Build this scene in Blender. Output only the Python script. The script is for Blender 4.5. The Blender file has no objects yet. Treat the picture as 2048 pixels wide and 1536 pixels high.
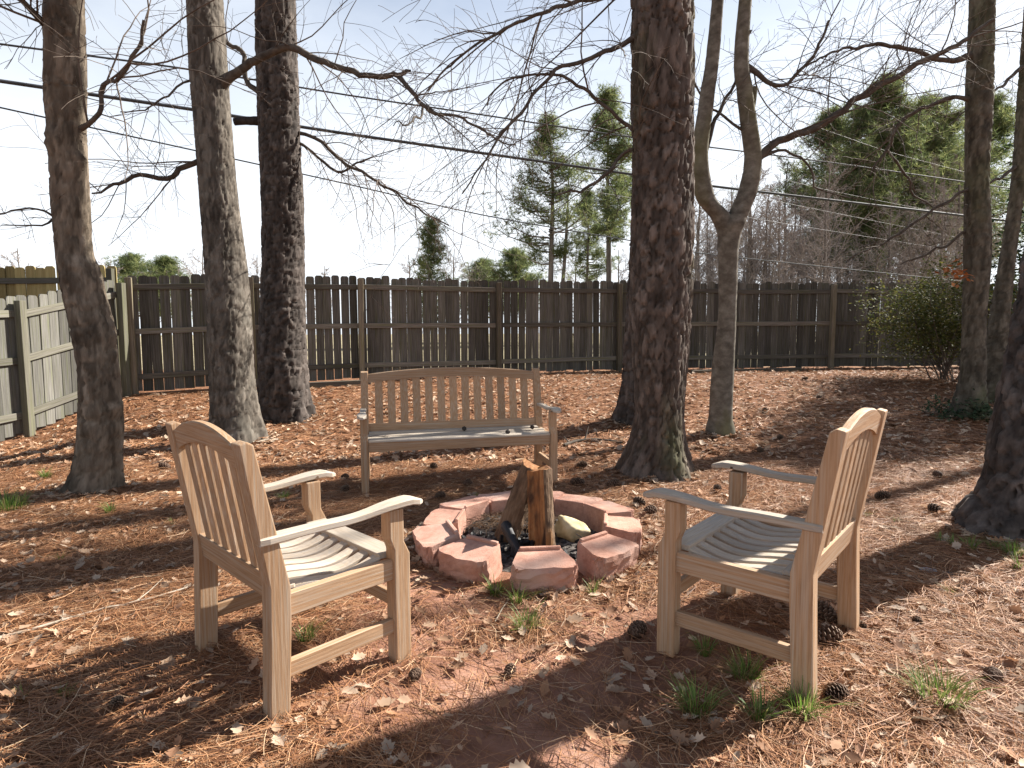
import bpy, bmesh, math, random
import numpy as np
from mathutils import Vector, Matrix, Euler
R = math.radians
random.seed(7); rng = np.random.default_rng(7)
scene = bpy.context.scene
col = scene.collection

# ------------------------------------------------------------------ camera
F_PX = 1218.2                      # focal length in pixels of a 2048 px wide frame
cam_d = bpy.data.cameras.new('camera'); cam = bpy.data.objects.new('camera', cam_d); col.objects.link(cam)
cam_d.sensor_width = 36.0; cam_d.lens = 36.0 * F_PX / 2048.0; cam_d.clip_start = 0.05; cam_d.clip_end = 2000
CAM = Vector((0, 0, 1.197)); PITCH = 0.084
cam.location = CAM
cam.rotation_euler = (Matrix.Rotation(math.pi/2 - PITCH, 4, 'X') @ Matrix.Rotation(-0.005, 4, 'Z')).to_euler()
scene.camera = cam
# ------------------------------------------------------------------ sky, sun, exposure
SUN_EL, SUN_AZ = R(37), R(59.5)      # azimuth from +Y towards +X
world = bpy.data.worlds.new('World'); scene.world = world; world.use_nodes = True
wt = world.node_tree; wt.nodes.clear()
wo = wt.nodes.new('ShaderNodeOutputWorld'); bg = wt.nodes.new('ShaderNodeBackground')
sky = wt.nodes.new('ShaderNodeTexSky'); sky.sky_type = 'NISHITA'; sky.sun_disc = False
sky.sun_elevation = SUN_EL; sky.sun_rotation = SUN_AZ; sky.air_density = 1.0; sky.dust_density = 1.0; sky.ozone_density = 1.0
tc = wt.nodes.new('ShaderNodeTexCoord'); mp = wt.nodes.new('ShaderNodeMapping'); mp.inputs['Scale'].default_value = (1, 1, 2.6)
nz = wt.nodes.new('ShaderNodeTexNoise'); nz.inputs['Scale'].default_value = 1.7; nz.inputs['Detail'].default_value = 7; nz.inputs['Roughness'].default_value = .55
mx = wt.nodes.new('ShaderNodeMixRGB'); mx.inputs[2].default_value = (8.6, 9.0, 9.5, 1)
sx = wt.nodes.new('ShaderNodeSeparateXYZ'); wt.links.new(tc.outputs['Generated'], sx.inputs[0])
am = wt.nodes.new('ShaderNodeMath'); am.operation = 'MULTIPLY_ADD'; am.inputs[1].default_value = -.55      # cloud noise lowers or lifts the haze edge
rp = wt.nodes.new('ShaderNodeValToRGB'); e = rp.color_ramp.elements
for k_, (p_, v_) in enumerate(((0.0, 1.0), (.14, .92), (.34, .60), (.62, .06))):
    if k_ > 1: e.new(p_)
    e[k_].position = p_; e[k_].color = (v_, v_, v_, 1)
ad = wt.nodes.new('ShaderNodeMath'); ad.operation = 'ADD'; ad.inputs[1].default_value = .275
wt.links.new(tc.outputs['Generated'], mp.inputs[0]); wt.links.new(mp.outputs[0], nz.inputs['Vector']); wt.links.new(nz.outputs['Fac'], am.inputs[0]); wt.links.new(sx.outputs['Z'], am.inputs[2])
wt.links.new(am.outputs[0], ad.inputs[0]); wt.links.new(ad.outputs[0], rp.inputs[0])
wt.links.new(rp.outputs[0], mx.inputs[0]); wt.links.new(sky.outputs[0], mx.inputs[1]); wt.links.new(mx.outputs[0], bg.inputs[0]); wt.links.new(bg.outputs[0], wo.inputs[0])
bg.inputs[1].default_value = 0.05
sun_d = bpy.data.lights.new('sun', 'SUN'); sun_d.energy = 5.0; sun_d.angle = R(.53); sun_d.color = (1, .95, .87)
sun = bpy.data.objects.new('sun', sun_d); col.objects.link(sun)
SUNV = Vector((math.sin(SUN_AZ)*math.cos(SUN_EL), math.cos(SUN_AZ)*math.cos(SUN_EL), math.sin(SUN_EL)))
sun.rotation_euler = SUNV.to_track_quat('Z', 'Y').to_euler(); sun.location = SUNV*40
scene.view_settings.view_transform = 'Standard'; scene.view_settings.look = 'None'
scene.view_settings.exposure = 1.52; scene.view_settings.gamma = 1.0
scene.cycles.max_bounces = 6; scene.cycles.transparent_max_bounces = 8

# ------------------------------------------------------------------ helpers
def S(t): t = np.clip(t, 0, 1); return t*t*(3-2*t)
def _h(ix, iy, s):
    n = (ix.astype(np.int64)*374761393 + iy.astype(np.int64)*668265263 + s*974711) & 0x7fffffff
    n = ((n ^ (n >> 13))*1274126177) & 0x7fffffff
    return ((n ^ (n >> 16)) & 0xffff)/65535.0
def vnoise(x, y, s=0):
    x = np.asarray(x, float); y = np.asarray(y, float)
    ix = np.floor(x); iy = np.floor(y); fx = S(x-ix); fy = S(y-iy)
    a = _h(ix, iy, s); b = _h(ix+1, iy, s); c = _h(ix, iy+1, s); d = _h(ix+1, iy+1, s)
    return (a*(1-fx)+b*fx)*(1-fy) + (c*(1-fx)+d*fx)*fy
def fbm(x, y, s=0, o=4):
    v = 0; a = .5
    for k in range(o): v = v + a*vnoise(x*2**k, y*2**k, s+k*17); a *= .5
    return v
def terr(x, y):
    x = np.asarray(x, float); y = np.asarray(y, float)
    z = .36*S((y-5.5)/6.0) - .2*S((-x-4.2)/1.8)*S((9.3-y)/1.6) + .026*S((x-.3)/.6)
    z = z + (fbm(x*1.1+5, y*1.1, 3, 4)-.47)*.05*(1-.6*S((3.2-np.hypot(x, y-2.6))/1.2))
    z = z + .02*S((fbm(x*6, y*6, 9, 3)-.45)*4)*(.35+.65*S((np.hypot(x, y-2.8)-1)/1.5))
    return z
def tz(x, y): return float(terr(x, y))
M_cam = cam.rotation_euler.to_matrix()
def ray(u, v):
    d = M_cam @ Vector(((u-1024)/F_PX, -(v-768)/F_PX, -1)); return d
def at(u, v, dz=0.0):               # point where the pixel's ray meets the ground
    d = ray(u, v); t = .5; p = CAM
    while t < 60:
        p = CAM + d*t
        if p.z <= tz(p.x, p.y)+dz: break
        t += .02
    return p
def atY(u, v, Y):                   # point on the pixel's ray at depth Y
    d = ray(u, v); return CAM + d*(Y/d.y)
def tag(o, label=None, cat=None, group=None, kind=None):
    if label: o['label'] = label
    if cat: o['category'] = cat
    if group: o['group'] = group
    if kind: o['kind'] = kind
    return o
def empty(name, loc=(0, 0, 0), rz=0, label=None, cat=None, group=None):
    o = bpy.data.objects.new(name, None); o.empty_display_size = .1; col.objects.link(o)
    o.location = loc; o.rotation_euler = (0, 0, rz); return tag(o, label, cat, group)
def link(name, me, m, parent=None, smooth=False):
    if m and not me.materials: me.materials.append(m)
    if smooth: me.polygons.foreach_set('use_smooth', [True]*len(me.polygons))
    o = bpy.data.objects.new(name, me); col.objects.link(o); o.parent = parent; return o
def np_mesh(name, V, Fq, colr=None):
    """V (n,3), Fq list of int arrays (m,3) or (m,4)"""
    me = bpy.data.meshes.new(name); V = np.asarray(V, np.float32)
    Fq = [np.asarray(f, np.int32) for f in Fq if len(f)]
    me.vertices.add(len(V)); me.vertices.foreach_set('co', V.ravel())
    nl = sum(f.size for f in Fq); npoly = sum(len(f) for f in Fq)
    me.loops.add(nl); me.polygons.add(npoly)
    me.loops.foreach_set('vertex_index', np.concatenate([f.ravel() for f in Fq]))
    tot = np.concatenate([np.full(len(f), f.shape[1], np.int32) for f in Fq])
    st = np.concatenate([[0], np.cumsum(tot)[:-1]]).astype(np.int32)
    me.polygons.foreach_set('loop_start', st); me.polygons.foreach_set('loop_total', tot)
    if colr is not None:
        ca = me.color_attributes.new('Col', 'FLOAT_COLOR', 'POINT')
        c4 = np.ones((len(V), 4), np.float32); c4[:, :3] = colr; ca.data.foreach_set('color', c4.ravel())
    me.update(calc_edges=True); return me
def bm_mesh(name, bm):
    bmesh.ops.recalc_face_normals(bm, faces=bm.faces[:])
    me = bpy.data.meshes.new(name); bm.to_mesh(me); bm.free(); return me
def bevel(bm, off, seg=1):
    bmesh.ops.bevel(bm, geom=bm.edges[:], offset=off, segments=seg, affect='EDGES', clamp_overlap=True, profile=.6)
def prism(poly, axis, a0, a1, bev=.004, seg=2):
    """extrude a 2-D polygon along an axis: X takes (y,z), Y takes (x,z), Z takes (x,y)"""
    bm = bmesh.new()
    def P(p, a): return {'X': (a, p[0], p[1]), 'Y': (p[0], a, p[1]), 'Z': (p[0], p[1], a)}[axis]
    A = [bm.verts.new(P(p, a0)) for p in poly]; B = [bm.verts.new(P(p, a1)) for p in poly]; n = len(poly)
    bm.faces.new(A); bm.faces.new(B[::-1])
    for i in range(n): bm.faces.new((A[i], B[i], B[(i+1) % n], A[(i+1) % n]))
    bmesh.ops.recalc_face_normals(bm, faces=bm.faces[:])
    if bev: bevel(bm, bev, seg)
    return bm
def rect(a, b, c, d): return [(a, c), (b, c), (b, d), (a, d)]
def loft(rings, closed=True):
    bm = bmesh.new(); Rg = [[bm.verts.new(p) for p in r] for r in rings]; n = len(rings[0])
    for i in range(len(Rg)-1):
        for k in range(n): bm.faces.new((Rg[i][k], Rg[i][(k+1) % n], Rg[i+1][(k+1) % n], Rg[i+1][k]))
    bm.faces.new(Rg[0]); bm.faces.new(Rg[-1][::-1]); bmesh.ops.recalc_face_normals(bm, faces=bm.faces[:]); return bm
class Tubes:
    """collects tapered tubes and turns them into one mesh"""
    def __init__(s): s.V = []; s.Q = []; s.n = 0
    def add(s, pts, rad, k=5):
        P = np.asarray(pts, float); r = np.asarray(rad, float); n = len(P)
        if n < 2: return
        T = np.gradient(P, axis=0); T /= np.linalg.norm(T, axis=1)[:, None]+1e-9
        m = T.mean(0); ref = np.array((0, 0, 1.)) if abs(m[2]) < .8*np.linalg.norm(m) else np.array((0, 1., 0.))
        U = np.cross(T, ref); U /= np.linalg.norm(U, axis=1)[:, None]+1e-9; W = np.cross(T, U)
        a = np.arange(k)*2*math.pi/k
        V = P[:, None]+r[:, None, None]*(np.cos(a)[None, :, None]*U[:, None]+np.sin(a)[None, :, None]*W[:, None])
        i = np.arange(n-1)[:, None]*k; j = np.arange(k)[None]; j2 = (j+1) % k
        q = np.stack([i+j, i+j2, i+k+j2, i+k+j], -1).reshape(-1, 4)+s.n
        s.V.append(V.reshape(-1, 3)); s.Q.append(q); s.n += n*k
    def mesh(s, name):
        return np_mesh(name, np.concatenate(s.V), [np.concatenate(s.Q)])
def smooth_path(P, step):
    """Catmull-Rom through rows of P (any number of columns, xyz first), resampled about every step metres"""
    P = np.asarray(P, float)
    if len(P) < 3:
        n = max(2, int(np.linalg.norm(P[1, :3]-P[0, :3])/step)+1); t = np.linspace(0, 1, n)[:, None]; return P[0]*(1-t)+P[1]*t
    Q = np.vstack([2*P[0]-P[1], P, 2*P[-1]-P[-2]]); out = []
    for i in range(1, len(Q)-2):
        n = max(1, int(np.linalg.norm(Q[i+1, :3]-Q[i, :3])/step)); t = (np.arange(n)/n)[:, None]
        a, b, c, d = Q[i-1], Q[i], Q[i+1], Q[i+2]
        out.append(.5*((2*b)+(c-a)*t+(2*a-5*b+4*c-d)*t*t+(3*b-a-3*c+d)*t**3))
    out.append(P[-1:]); return np.vstack(out)

# ------------------------------------------------------------------ materials
def new_mat(name):
    m = bpy.data.materials.new(name); m.use_nodes = True; nt = m.node_tree
    return m, nt, nt.nodes['Principled BSDF'], (lambda t: nt.nodes.new(t)), nt.links.new
def ramp(N, stops):
    r = N('ShaderNodeValToRGB'); e = r.color_ramp.elements
    while len(e) < len(stops): e.new(.5)
    for k, (p, c) in enumerate(stops): e[k].position = p; e[k].color = (*c, 1)
    return r
def noise_mat(name, stops, scale=(1, 1, 1), ns=8, detail=8, rough=.85, bump=.3, bdist=.01, bscale=None, spec=.25, blot=None, rnd=0, rr=.62, objcoord=True):
    m, nt, b, N, L = new_mat(name)
    t = N('ShaderNodeTexCoord'); mp = N('ShaderNodeMapping'); mp.inputs['Scale'].default_value = scale
    L(t.outputs['Object'], mp.inputs[0]); vec = mp.outputs[0]
    oi = N('ShaderNodeObjectInfo')
    if rnd:
        ad = N('ShaderNodeVectorMath'); ad.operation = 'MULTIPLY_ADD'; ad.inputs[1].default_value = (37, 53, 29)
        L(oi.outputs['Random'], ad.inputs[0]); L(vec, ad.inputs[2]); vec = ad.outputs[0]
    n = N('ShaderNodeTexNoise'); n.inputs['Scale'].default_value = ns; n.inputs['Detail'].default_value = detail; n.inputs['Roughness'].default_value = rr
    L(vec, n.inputs['Vector']); r = ramp(N, stops); L(n.outputs['Fac'], r.inputs[0]); c = r.outputs[0]
    if blot:                       # blot = (colour, scale, low, high, stretch)
        bc, bs, lo, hi, st = blot
        m2 = N('ShaderNodeMapping'); m2.inputs['Scale'].default_value = st; L(vec if rnd else t.outputs['Object'], m2.inputs[0])
        n2 = N('ShaderNodeTexNoise'); n2.inputs['Scale'].default_value = bs; n2.inputs['Detail'].default_value = 5; L(m2.outputs[0], n2.inputs['Vector'])
        r2 = ramp(N, [(lo, (0, 0, 0)), (hi, (1, 1, 1))]); L(n2.outputs['Fac'], r2.inputs[0])
        x = N('ShaderNodeMixRGB'); x.inputs[2].default_value = (*bc, 1); L(r2.outputs[0], x.inputs[0]); L(c, x.inputs[1]); c = x.outputs[0]
    if rnd:
        hs = N('ShaderNodeHueSaturation'); ma = N('ShaderNodeMapRange'); ma.inputs['To Min'].default_value = 1-rnd; ma.inputs['To Max'].default_value = 1+rnd
        L(oi.outputs['Random'], ma.inputs['Value']); L(ma.outputs[0], hs.inputs['Value']); L(c, hs.inputs['Color']); c = hs.outputs[0]
    if name.endswith('_bark') and not name.startswith(('far', 'branch', 'twig', 'log')):   # each bark plate has its own tone
        at_ = N('ShaderNodeAttribute'); at_.attribute_name = 'Col'; mr = N('ShaderNodeMapRange'); mr.inputs['To Min'].default_value = .6; mr.inputs['To Max'].default_value = 1.4
        L(at_.outputs['Fac'], mr.inputs['Value']); hv = N('ShaderNodeHueSaturation'); L(mr.outputs[0], hv.inputs['Value']); L(c, hv.inputs['Color']); c = hv.outputs[0]
    L(c, b.inputs['Base Color']); b.inputs['Roughness'].default_value = rough; b.inputs['Specular IOR Level'].default_value = spec
    if bump:
        bn = n
        if bscale:
            bn = N('ShaderNodeTexNoise'); bn.inputs['Scale'].default_value = bscale; bn.inputs['Detail'].default_value = 6; L(vec, bn.inputs['Vector'])
        bp = N('ShaderNodeBump'); bp.inputs['Strength'].default_value = bump; bp.inputs['Distance'].default_value = bdist
        L(bn.outputs['Fac'], bp.inputs['Height']); L(bp.outputs[0], b.inputs['Normal'])
    return m
def col_mat(name, rough=.8, transl=0.0, spec=.2, mul=(1, 1, 1)):
    m, nt, b, N, L = new_mat(name)
    a = N('ShaderNodeAttribute'); a.attribute_name = 'Col'; L(a.outputs['Color'], b.inputs['Base Color'])
    b.inputs['Roughness'].default_value = rough; b.inputs['Specular IOR Level'].default_value = spec
    if transl:
        tr = N('ShaderNodeBsdfTranslucent'); L(a.outputs['Color'], tr.inputs['Color']); mi = N('ShaderNodeMixShader'); mi.inputs[0].default_value = transl
        L(b.outputs[0], mi.inputs[1]); L(tr.outputs[0], mi.inputs[2]); L(mi.outputs[0], nt.nodes['Material Output'].inputs[0])
    return m
def teak(ax):
    sc = {'X': (1.2, 22, 22), 'Y': (22, 1.2, 22), 'Z': (22, 22, 1.2)}[ax]
    return noise_mat('teak_'+ax.lower(), [(.22, (.24, .138, .072)), (.5, (.345, .21, .117)), (.8, (.45, .298, .182))], sc, 7, 9, .72, .35, .003, rnd=.17,
                     blot=((.40, .315, .235), 3.5, .46, .72, {'X': (.6, 2, 2), 'Y': (2, .6, 2), 'Z': (2, 2, .6)}[ax]), spec=.25)
TX, TY, TZ_ = teak('X'), teak('Y'), teak('Z')
def silver(ax):                    # horizontal boards bleached by rain
    sc = {'X': (1.2, 22, 22), 'Y': (22, 1.2, 22)}[ax]
    return noise_mat('bleached_teak_'+ax.lower(), [(.22, (.30, .235, .17)), (.5, (.43, .355, .275)), (.8, (.56, .49, .40))], sc, 7, 9, .75, .35, .003, rnd=.17,
                     blot=((.36, .33, .30), 3.5, .44, .72, {'X': (.6, 2, 2), 'Y': (2, .6, 2)}[ax]), spec=.2)
SX_, SY_ = silver('X'), silver('Y')
M = {}
def fence_mat(name, ax, a, b_, c_, blot):
    sc = {'X': (1.0, 26, 26), 'Z': (26, 26, 1.0)}[ax]
    return noise_mat(name, [(.25, a), (.5, b_), (.8, c_)], sc, 2.2, 9, .9, .5, .006, rnd=.4, blot=blot, spec=.1)
M['picket'] = fence_mat('weathered_picket', 'Z', (.05, .044, .038), (.11, .099, .087), (.20, .182, .16), ((.085, .085, .035), 2.2, .5, .72, (2, 2, .7)))
M['rail'] = fence_mat('weathered_rail', 'X', (.07, .06, .05), (.14, .122, .103), (.24, .212, .178), ((.12, .12, .05), 2.0, .5, .75, (.7, 2, 2)))
M['post'] = fence_mat('weathered_post', 'Z', (.09, .07, .05), (.17, .14, .105), (.28, .235, .18), ((.15, .14, .06), 1.6, .48, .72, (2, 2, .8)))
M['picket_l'] = fence_mat('pale_weathered_picket', 'Z', (.07, .066, .058), (.13, .124, .11), (.20, .192, .172), ((.11, .115, .065), 1.5, .5, .75, (1.5, 1.5, 1)))
M['rail_l'] = fence_mat('pale_weathered_rail', 'X', (.08, .073, .06), (.145, .135, .112), (.215, .2, .17), ((.13, .13, .075), 2.0, .5, .75, (.7, 2, 2)))
M['post_l'] = fence_mat('pale_weathered_post', 'Z', (.065, .06, .047), (.115, .107, .085), (.185, .172, .138), ((.11, .115, .06), 1.8, .45, .7, (2, 2, .8)))
M['cedar'] = fence_mat('yellowed_cedar', 'Z', (.20, .155, .065), (.31, .24, .105), (.40, .33, .16), ((.22, .22, .09), 2, .55, .8, (2, 2, 1)))
M['bark_pine'] = noise_mat('pine_bark', [(.28, (0.0413, 0.03, 0.0255)), (.5, (0.112, 0.0825, 0.069)), (.72, (0.203, 0.154, 0.131))], (1, 1, .35), 16, 10, .92, .4, .008, blot=((.22, .105, .06), 3.5, .54, .75, (1, 1, .5)), spec=.15)
M['bark_pine_moss'] = noise_mat('mossy_pine_bark', [(.28, (0.036, 0.0288, 0.023)), (.5, (0.0936, 0.072, 0.059)), (.72, (0.173, 0.137, 0.115))], (1, 1, .35), 15, 10, .92, .4, .008, blot=((.10, .105, .05), 2.2, .54, .76, (1, 1, .3)), spec=.15)
M['bark_dark'] = noise_mat('dark_pine_bark', [(.28, (0.0252, 0.0202, 0.018)), (.5, (0.0684, 0.0562, 0.049)), (.75, (0.137, 0.115, 0.101))], (1, 1, .35), 14, 10, .92, .4, .008, spec=.15)
M['bark_grey'] = noise_mat('grey_furrowed_bark', [(.28, (0.0432, 0.036, 0.0295)), (.5, (0.101, 0.0864, 0.0706)), (.75, (0.18, 0.158, 0.133))], (1, 1, .25), 18, 9, .92, .35, .007, blot=((.17, .155, .13), 3, .55, .75, (1, 1, .6)), spec=.12)
M['bark_tan'] = noise_mat('tan_hardwood_bark', [(.28, (0.048, 0.0368, 0.028)), (.5, (0.12, 0.096, 0.072)), (.75, (0.232, 0.192, 0.148))], (1, 1, .22), 14, 9, .9, .35, .007, blot=((.10, .07, .05), 2.5, .55, .78, (1, 1, .6)), spec=.12)
M['bark_smooth'] = noise_mat('smooth_grey_bark', [(.3, (0.072, 0.0608, 0.0464)), (.5, (0.144, 0.124, 0.0976)), (.72, (0.248, 0.224, 0.184))], (1, 1, 1.3), 9, 9, .85, .35, .006, blot=((.15, .14, .06), 2.0, .52, .72, (1, 1, .35)), spec=.15)
M['bark_moss'] = noise_mat('green_grey_bark', [(.28, (0.04, 0.0336, 0.0264)), (.5, (0.092, 0.08, 0.0608)), (.75, (0.168, 0.148, 0.116))], (1, 1, .4), 12, 9, .9, .5, .01, blot=((.085, .09, .045), 2.0, .5, .72, (1, 1, .4)), spec=.12)
M['branch'] = noise_mat('branch_bark', [(.3, (.045, .037, .03)), (.7, (.13, .108, .088))], (1, 1, 1), 12, 5, .9, .3, .005, spec=.15)
M['twig'] = noise_mat('twig_bark', [(.3, (.06, .045, .035)), (.7, (.16, .125, .1))], (1, 1, 1), 5, 3, .85, 0, spec=.2)
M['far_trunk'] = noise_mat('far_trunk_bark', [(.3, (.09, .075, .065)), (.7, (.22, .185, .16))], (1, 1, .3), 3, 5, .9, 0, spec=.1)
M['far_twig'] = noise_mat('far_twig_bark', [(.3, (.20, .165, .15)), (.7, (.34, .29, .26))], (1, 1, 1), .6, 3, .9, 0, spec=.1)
M['needle_leaf'] = col_mat('pine_foliage', .6, .5)
M['leaf_green'] = col_mat('broad_leaf', .65, .3, .12)
M['straw'] = col_mat('pine_straw', .6, .12, .3)
M['dry_leaf'] = col_mat('dry_leaf', .7, .22, .2)
M['grass'] = col_mat('grass_blade', .5, .35, .3)
M['cone'] = col_mat('cone_scale', .75, 0, .2)
M['block'] = noise_mat('red_concrete', [(.3, (.27, .14, .10)), (.5, (.43, .235, .175)), (.72, (.56, .34, .265))], (1, 1, 1), 11, 12, .92, .6, .004, bscale=160, rnd=.1, blot=((.47, .32, .26), 5, .5, .72, (1, 1, 1)), spec=.12, rr=.75)
M['split_wood'] = noise_mat('split_wood', [(.25, (.11, .042, .016)), (.5, (.26, .115, .045)), (.78, (.42, .225, .09))], (14, 14, 1.2), 3, 8, .75, .5, .008, blot=((.055, .028, .016), 6, .46, .56, (1, 1, .45)), spec=.2)
M['log_bark'] = noise_mat('log_bark', [(.3, (.05, .032, .022)), (.5, (.13, .085, .055)), (.75, (.24, .165, .11))], (3, 3, .8), 9, 9, .95, .9, .012, blot=((.30, .15, .06), 4, .57, .66, (1.5, 1.5, .5)), spec=.1)
M['char'] = noise_mat('charred_wood', [(.3, (.008, .008, .009)), (.6, (.025, .024, .026)), (.85, (.10, .095, .09))], (6, 6, 2), 5, 8, .55, .8, .008, spec=.4)
M['ash'] = noise_mat('ash_bed', [(.3, (.012, .011, .011)), (.46, (.05, .044, .04)), (.6, (.17, .15, .135)), (.8, (.36, .33, .30))], (1, 1, 1), 22, 10, .95, 1.0, .015, spec=.1)
M['pale_rock'] = noise_mat('pale_rock', [(.3, (.32, .24, .12)), (.55, (.55, .46, .28)), (.8, (.70, .63, .47))], (1, 1, 1), 9, 9, .9, .6, .01, spec=.15)
M['grey_rock'] = noise_mat('grey_rock', [(.3, (.30, .31, .33)), (.7, (.55, .57, .60))], (1, 1, 1), 14, 6, .7, .3, .005)
M['cable'] = noise_mat('cable_sheath', [(.3, (.03, .032, .036)), (.7, (.06, .064, .072))], (1, 1, 1), 3, 2, .7, 0, spec=.2)
M['wire'] = noise_mat('bare_wire', [(.3, (.16, .16, .17)), (.7, (.28, .28, .28))], (1, 1, 1), 3, 2, .65, 0, spec=.3)
M['stick'] = noise_mat('pale_stick', [(.3, (.22, .17, .12)), (.7, (.46, .39, .31))], (1, 1, 1), 14, 5, .85, .3, .003)
M['core'] = noise_mat('leaf_mould', [(.3, (.05, .035, .02)), (.7, (.10, .07, .045))], (1, 1, 1), 9, 5, .95, 0)
# ground: red clay under pine straw
def ground_mat():
    m, nt, b, N, L = new_mat('clay_and_straw')
    t = N('ShaderNodeTexCoord')
    def nse(sc, d=8, scale=(1, 1, 1), rot=0, rough=.6):
        mp = N('ShaderNodeMapping'); mp.inputs['Scale'].default_value = scale; mp.inputs['Rotation'].default_value = (0, 0, rot); L(t.outputs['Object'], mp.inputs[0])
        n = N('ShaderNodeTexNoise'); n.inputs['Scale'].default_value = sc; n.inputs['Detail'].default_value = d; n.inputs['Roughness'].default_value = rough; L(mp.outputs[0], n.inputs['Vector']); return n
    clay = ramp(N, [(.3, (.20, .095, .06)), (.55, (.33, .175, .12)), (.75, (.45, .28, .21))]); L(nse(3.5, 12).outputs['Fac'], clay.inputs[0])
    st = ramp(N, [(.3, (.06, .032, .02)), (.48, (.165, .077, .04)), (.62, (.29, .15, .082)), (.8, (.45, .29, .18))])
    nn = nse(26, 12, (1, 1, 1), .3, .75); L(nn.outputs['Fac'], st.inputs[0])
    a = N('ShaderNodeAttribute'); a.attribute_name = 'Col'
    sp = N('ShaderNodeSeparateColor'); L(a.outputs['Color'], sp.inputs[0])
    x = N('ShaderNodeMixRGB'); L(sp.outputs[0], x.inputs[0]); L(st.outputs[0], x.inputs[1]); L(clay.outputs[0], x.inputs[2])
    gr = ramp(N, [(.35, (.24, .20, .12)), (.6, (.36, .31, .20)), (.8, (.46, .41, .29))]); L(nse(1.2, 9).outputs['Fac'], gr.inputs[0])
    x2 = N('ShaderNodeMixRGB'); L(sp.outputs[1], x2.inputs[0]); L(x.outputs[0], x2.inputs[1]); L(gr.outputs[0], x2.inputs[2])
    L(x2.outputs[0], b.inputs['Base Color']); b.inputs['Roughness'].default_value = .95; b.inputs['Specular IOR Level'].default_value = .1
    bp = N('ShaderNodeBump'); bp.inputs['Strength'].default_value = .8; bp.inputs['Distance'].default_value = .015; L(nn.outputs['Fac'], bp.inputs['Height']); L(bp.outputs[0], b.inputs['Normal'])
    return m
def bare(x, y):
    """how bare the clay is (0..1) round the fire pit and the seats"""
    d = np.minimum(np.hypot((x-.1)/1.25, (y-2.15)/.75), np.hypot((x+.35)/.5, (y-2.75)/.55))
    d = np.minimum(d, np.hypot((x+.0)/.8, (y-1.5)/.7))
    return np.clip(1.35-d, 0, 1)*S((fbm(x*2.6, y*2.6, 31, 3)-.18)*3)

# ------------------------------------------------------------------ ground
def axis_lines(lo, hi, step, far):
    a = list(np.arange(lo, hi+1e-6, step)); g = step
    while a[-1] < far: g *= 1.35; a.append(a[-1]+g)
    g = step
    while a[0] > -far: g *= 1.35; a.insert(0, a[0]-g)
    return np.array(a)
gx = axis_lines(-8.5, 10, .06, 500); gy = axis_lines(.6, 14.5, .06, 500)
GX, GY = np.meshgrid(gx, gy); nx, ny = len(gx), len(gy)
GZ = terr(GX, GY)
idx = np.arange(nx*ny).reshape(ny, nx)
q = np.stack([idx[:-1, :-1], idx[:-1, 1:], idx[1:, 1:], idx[1:, :-1]], -1).reshape(-1, 4)
cl = np.zeros((nx*ny, 3)); cl[:, 0] = bare(GX, GY).ravel(); cl[:, 1] = S((GY.ravel()-13.6)/1.5)
g = link('ground', np_mesh('ground', np.stack([GX.ravel(), GY.ravel(), GZ.ravel()], 1), [q], cl), ground_mat(), smooth=True)
tag(g, kind='structure')

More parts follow.
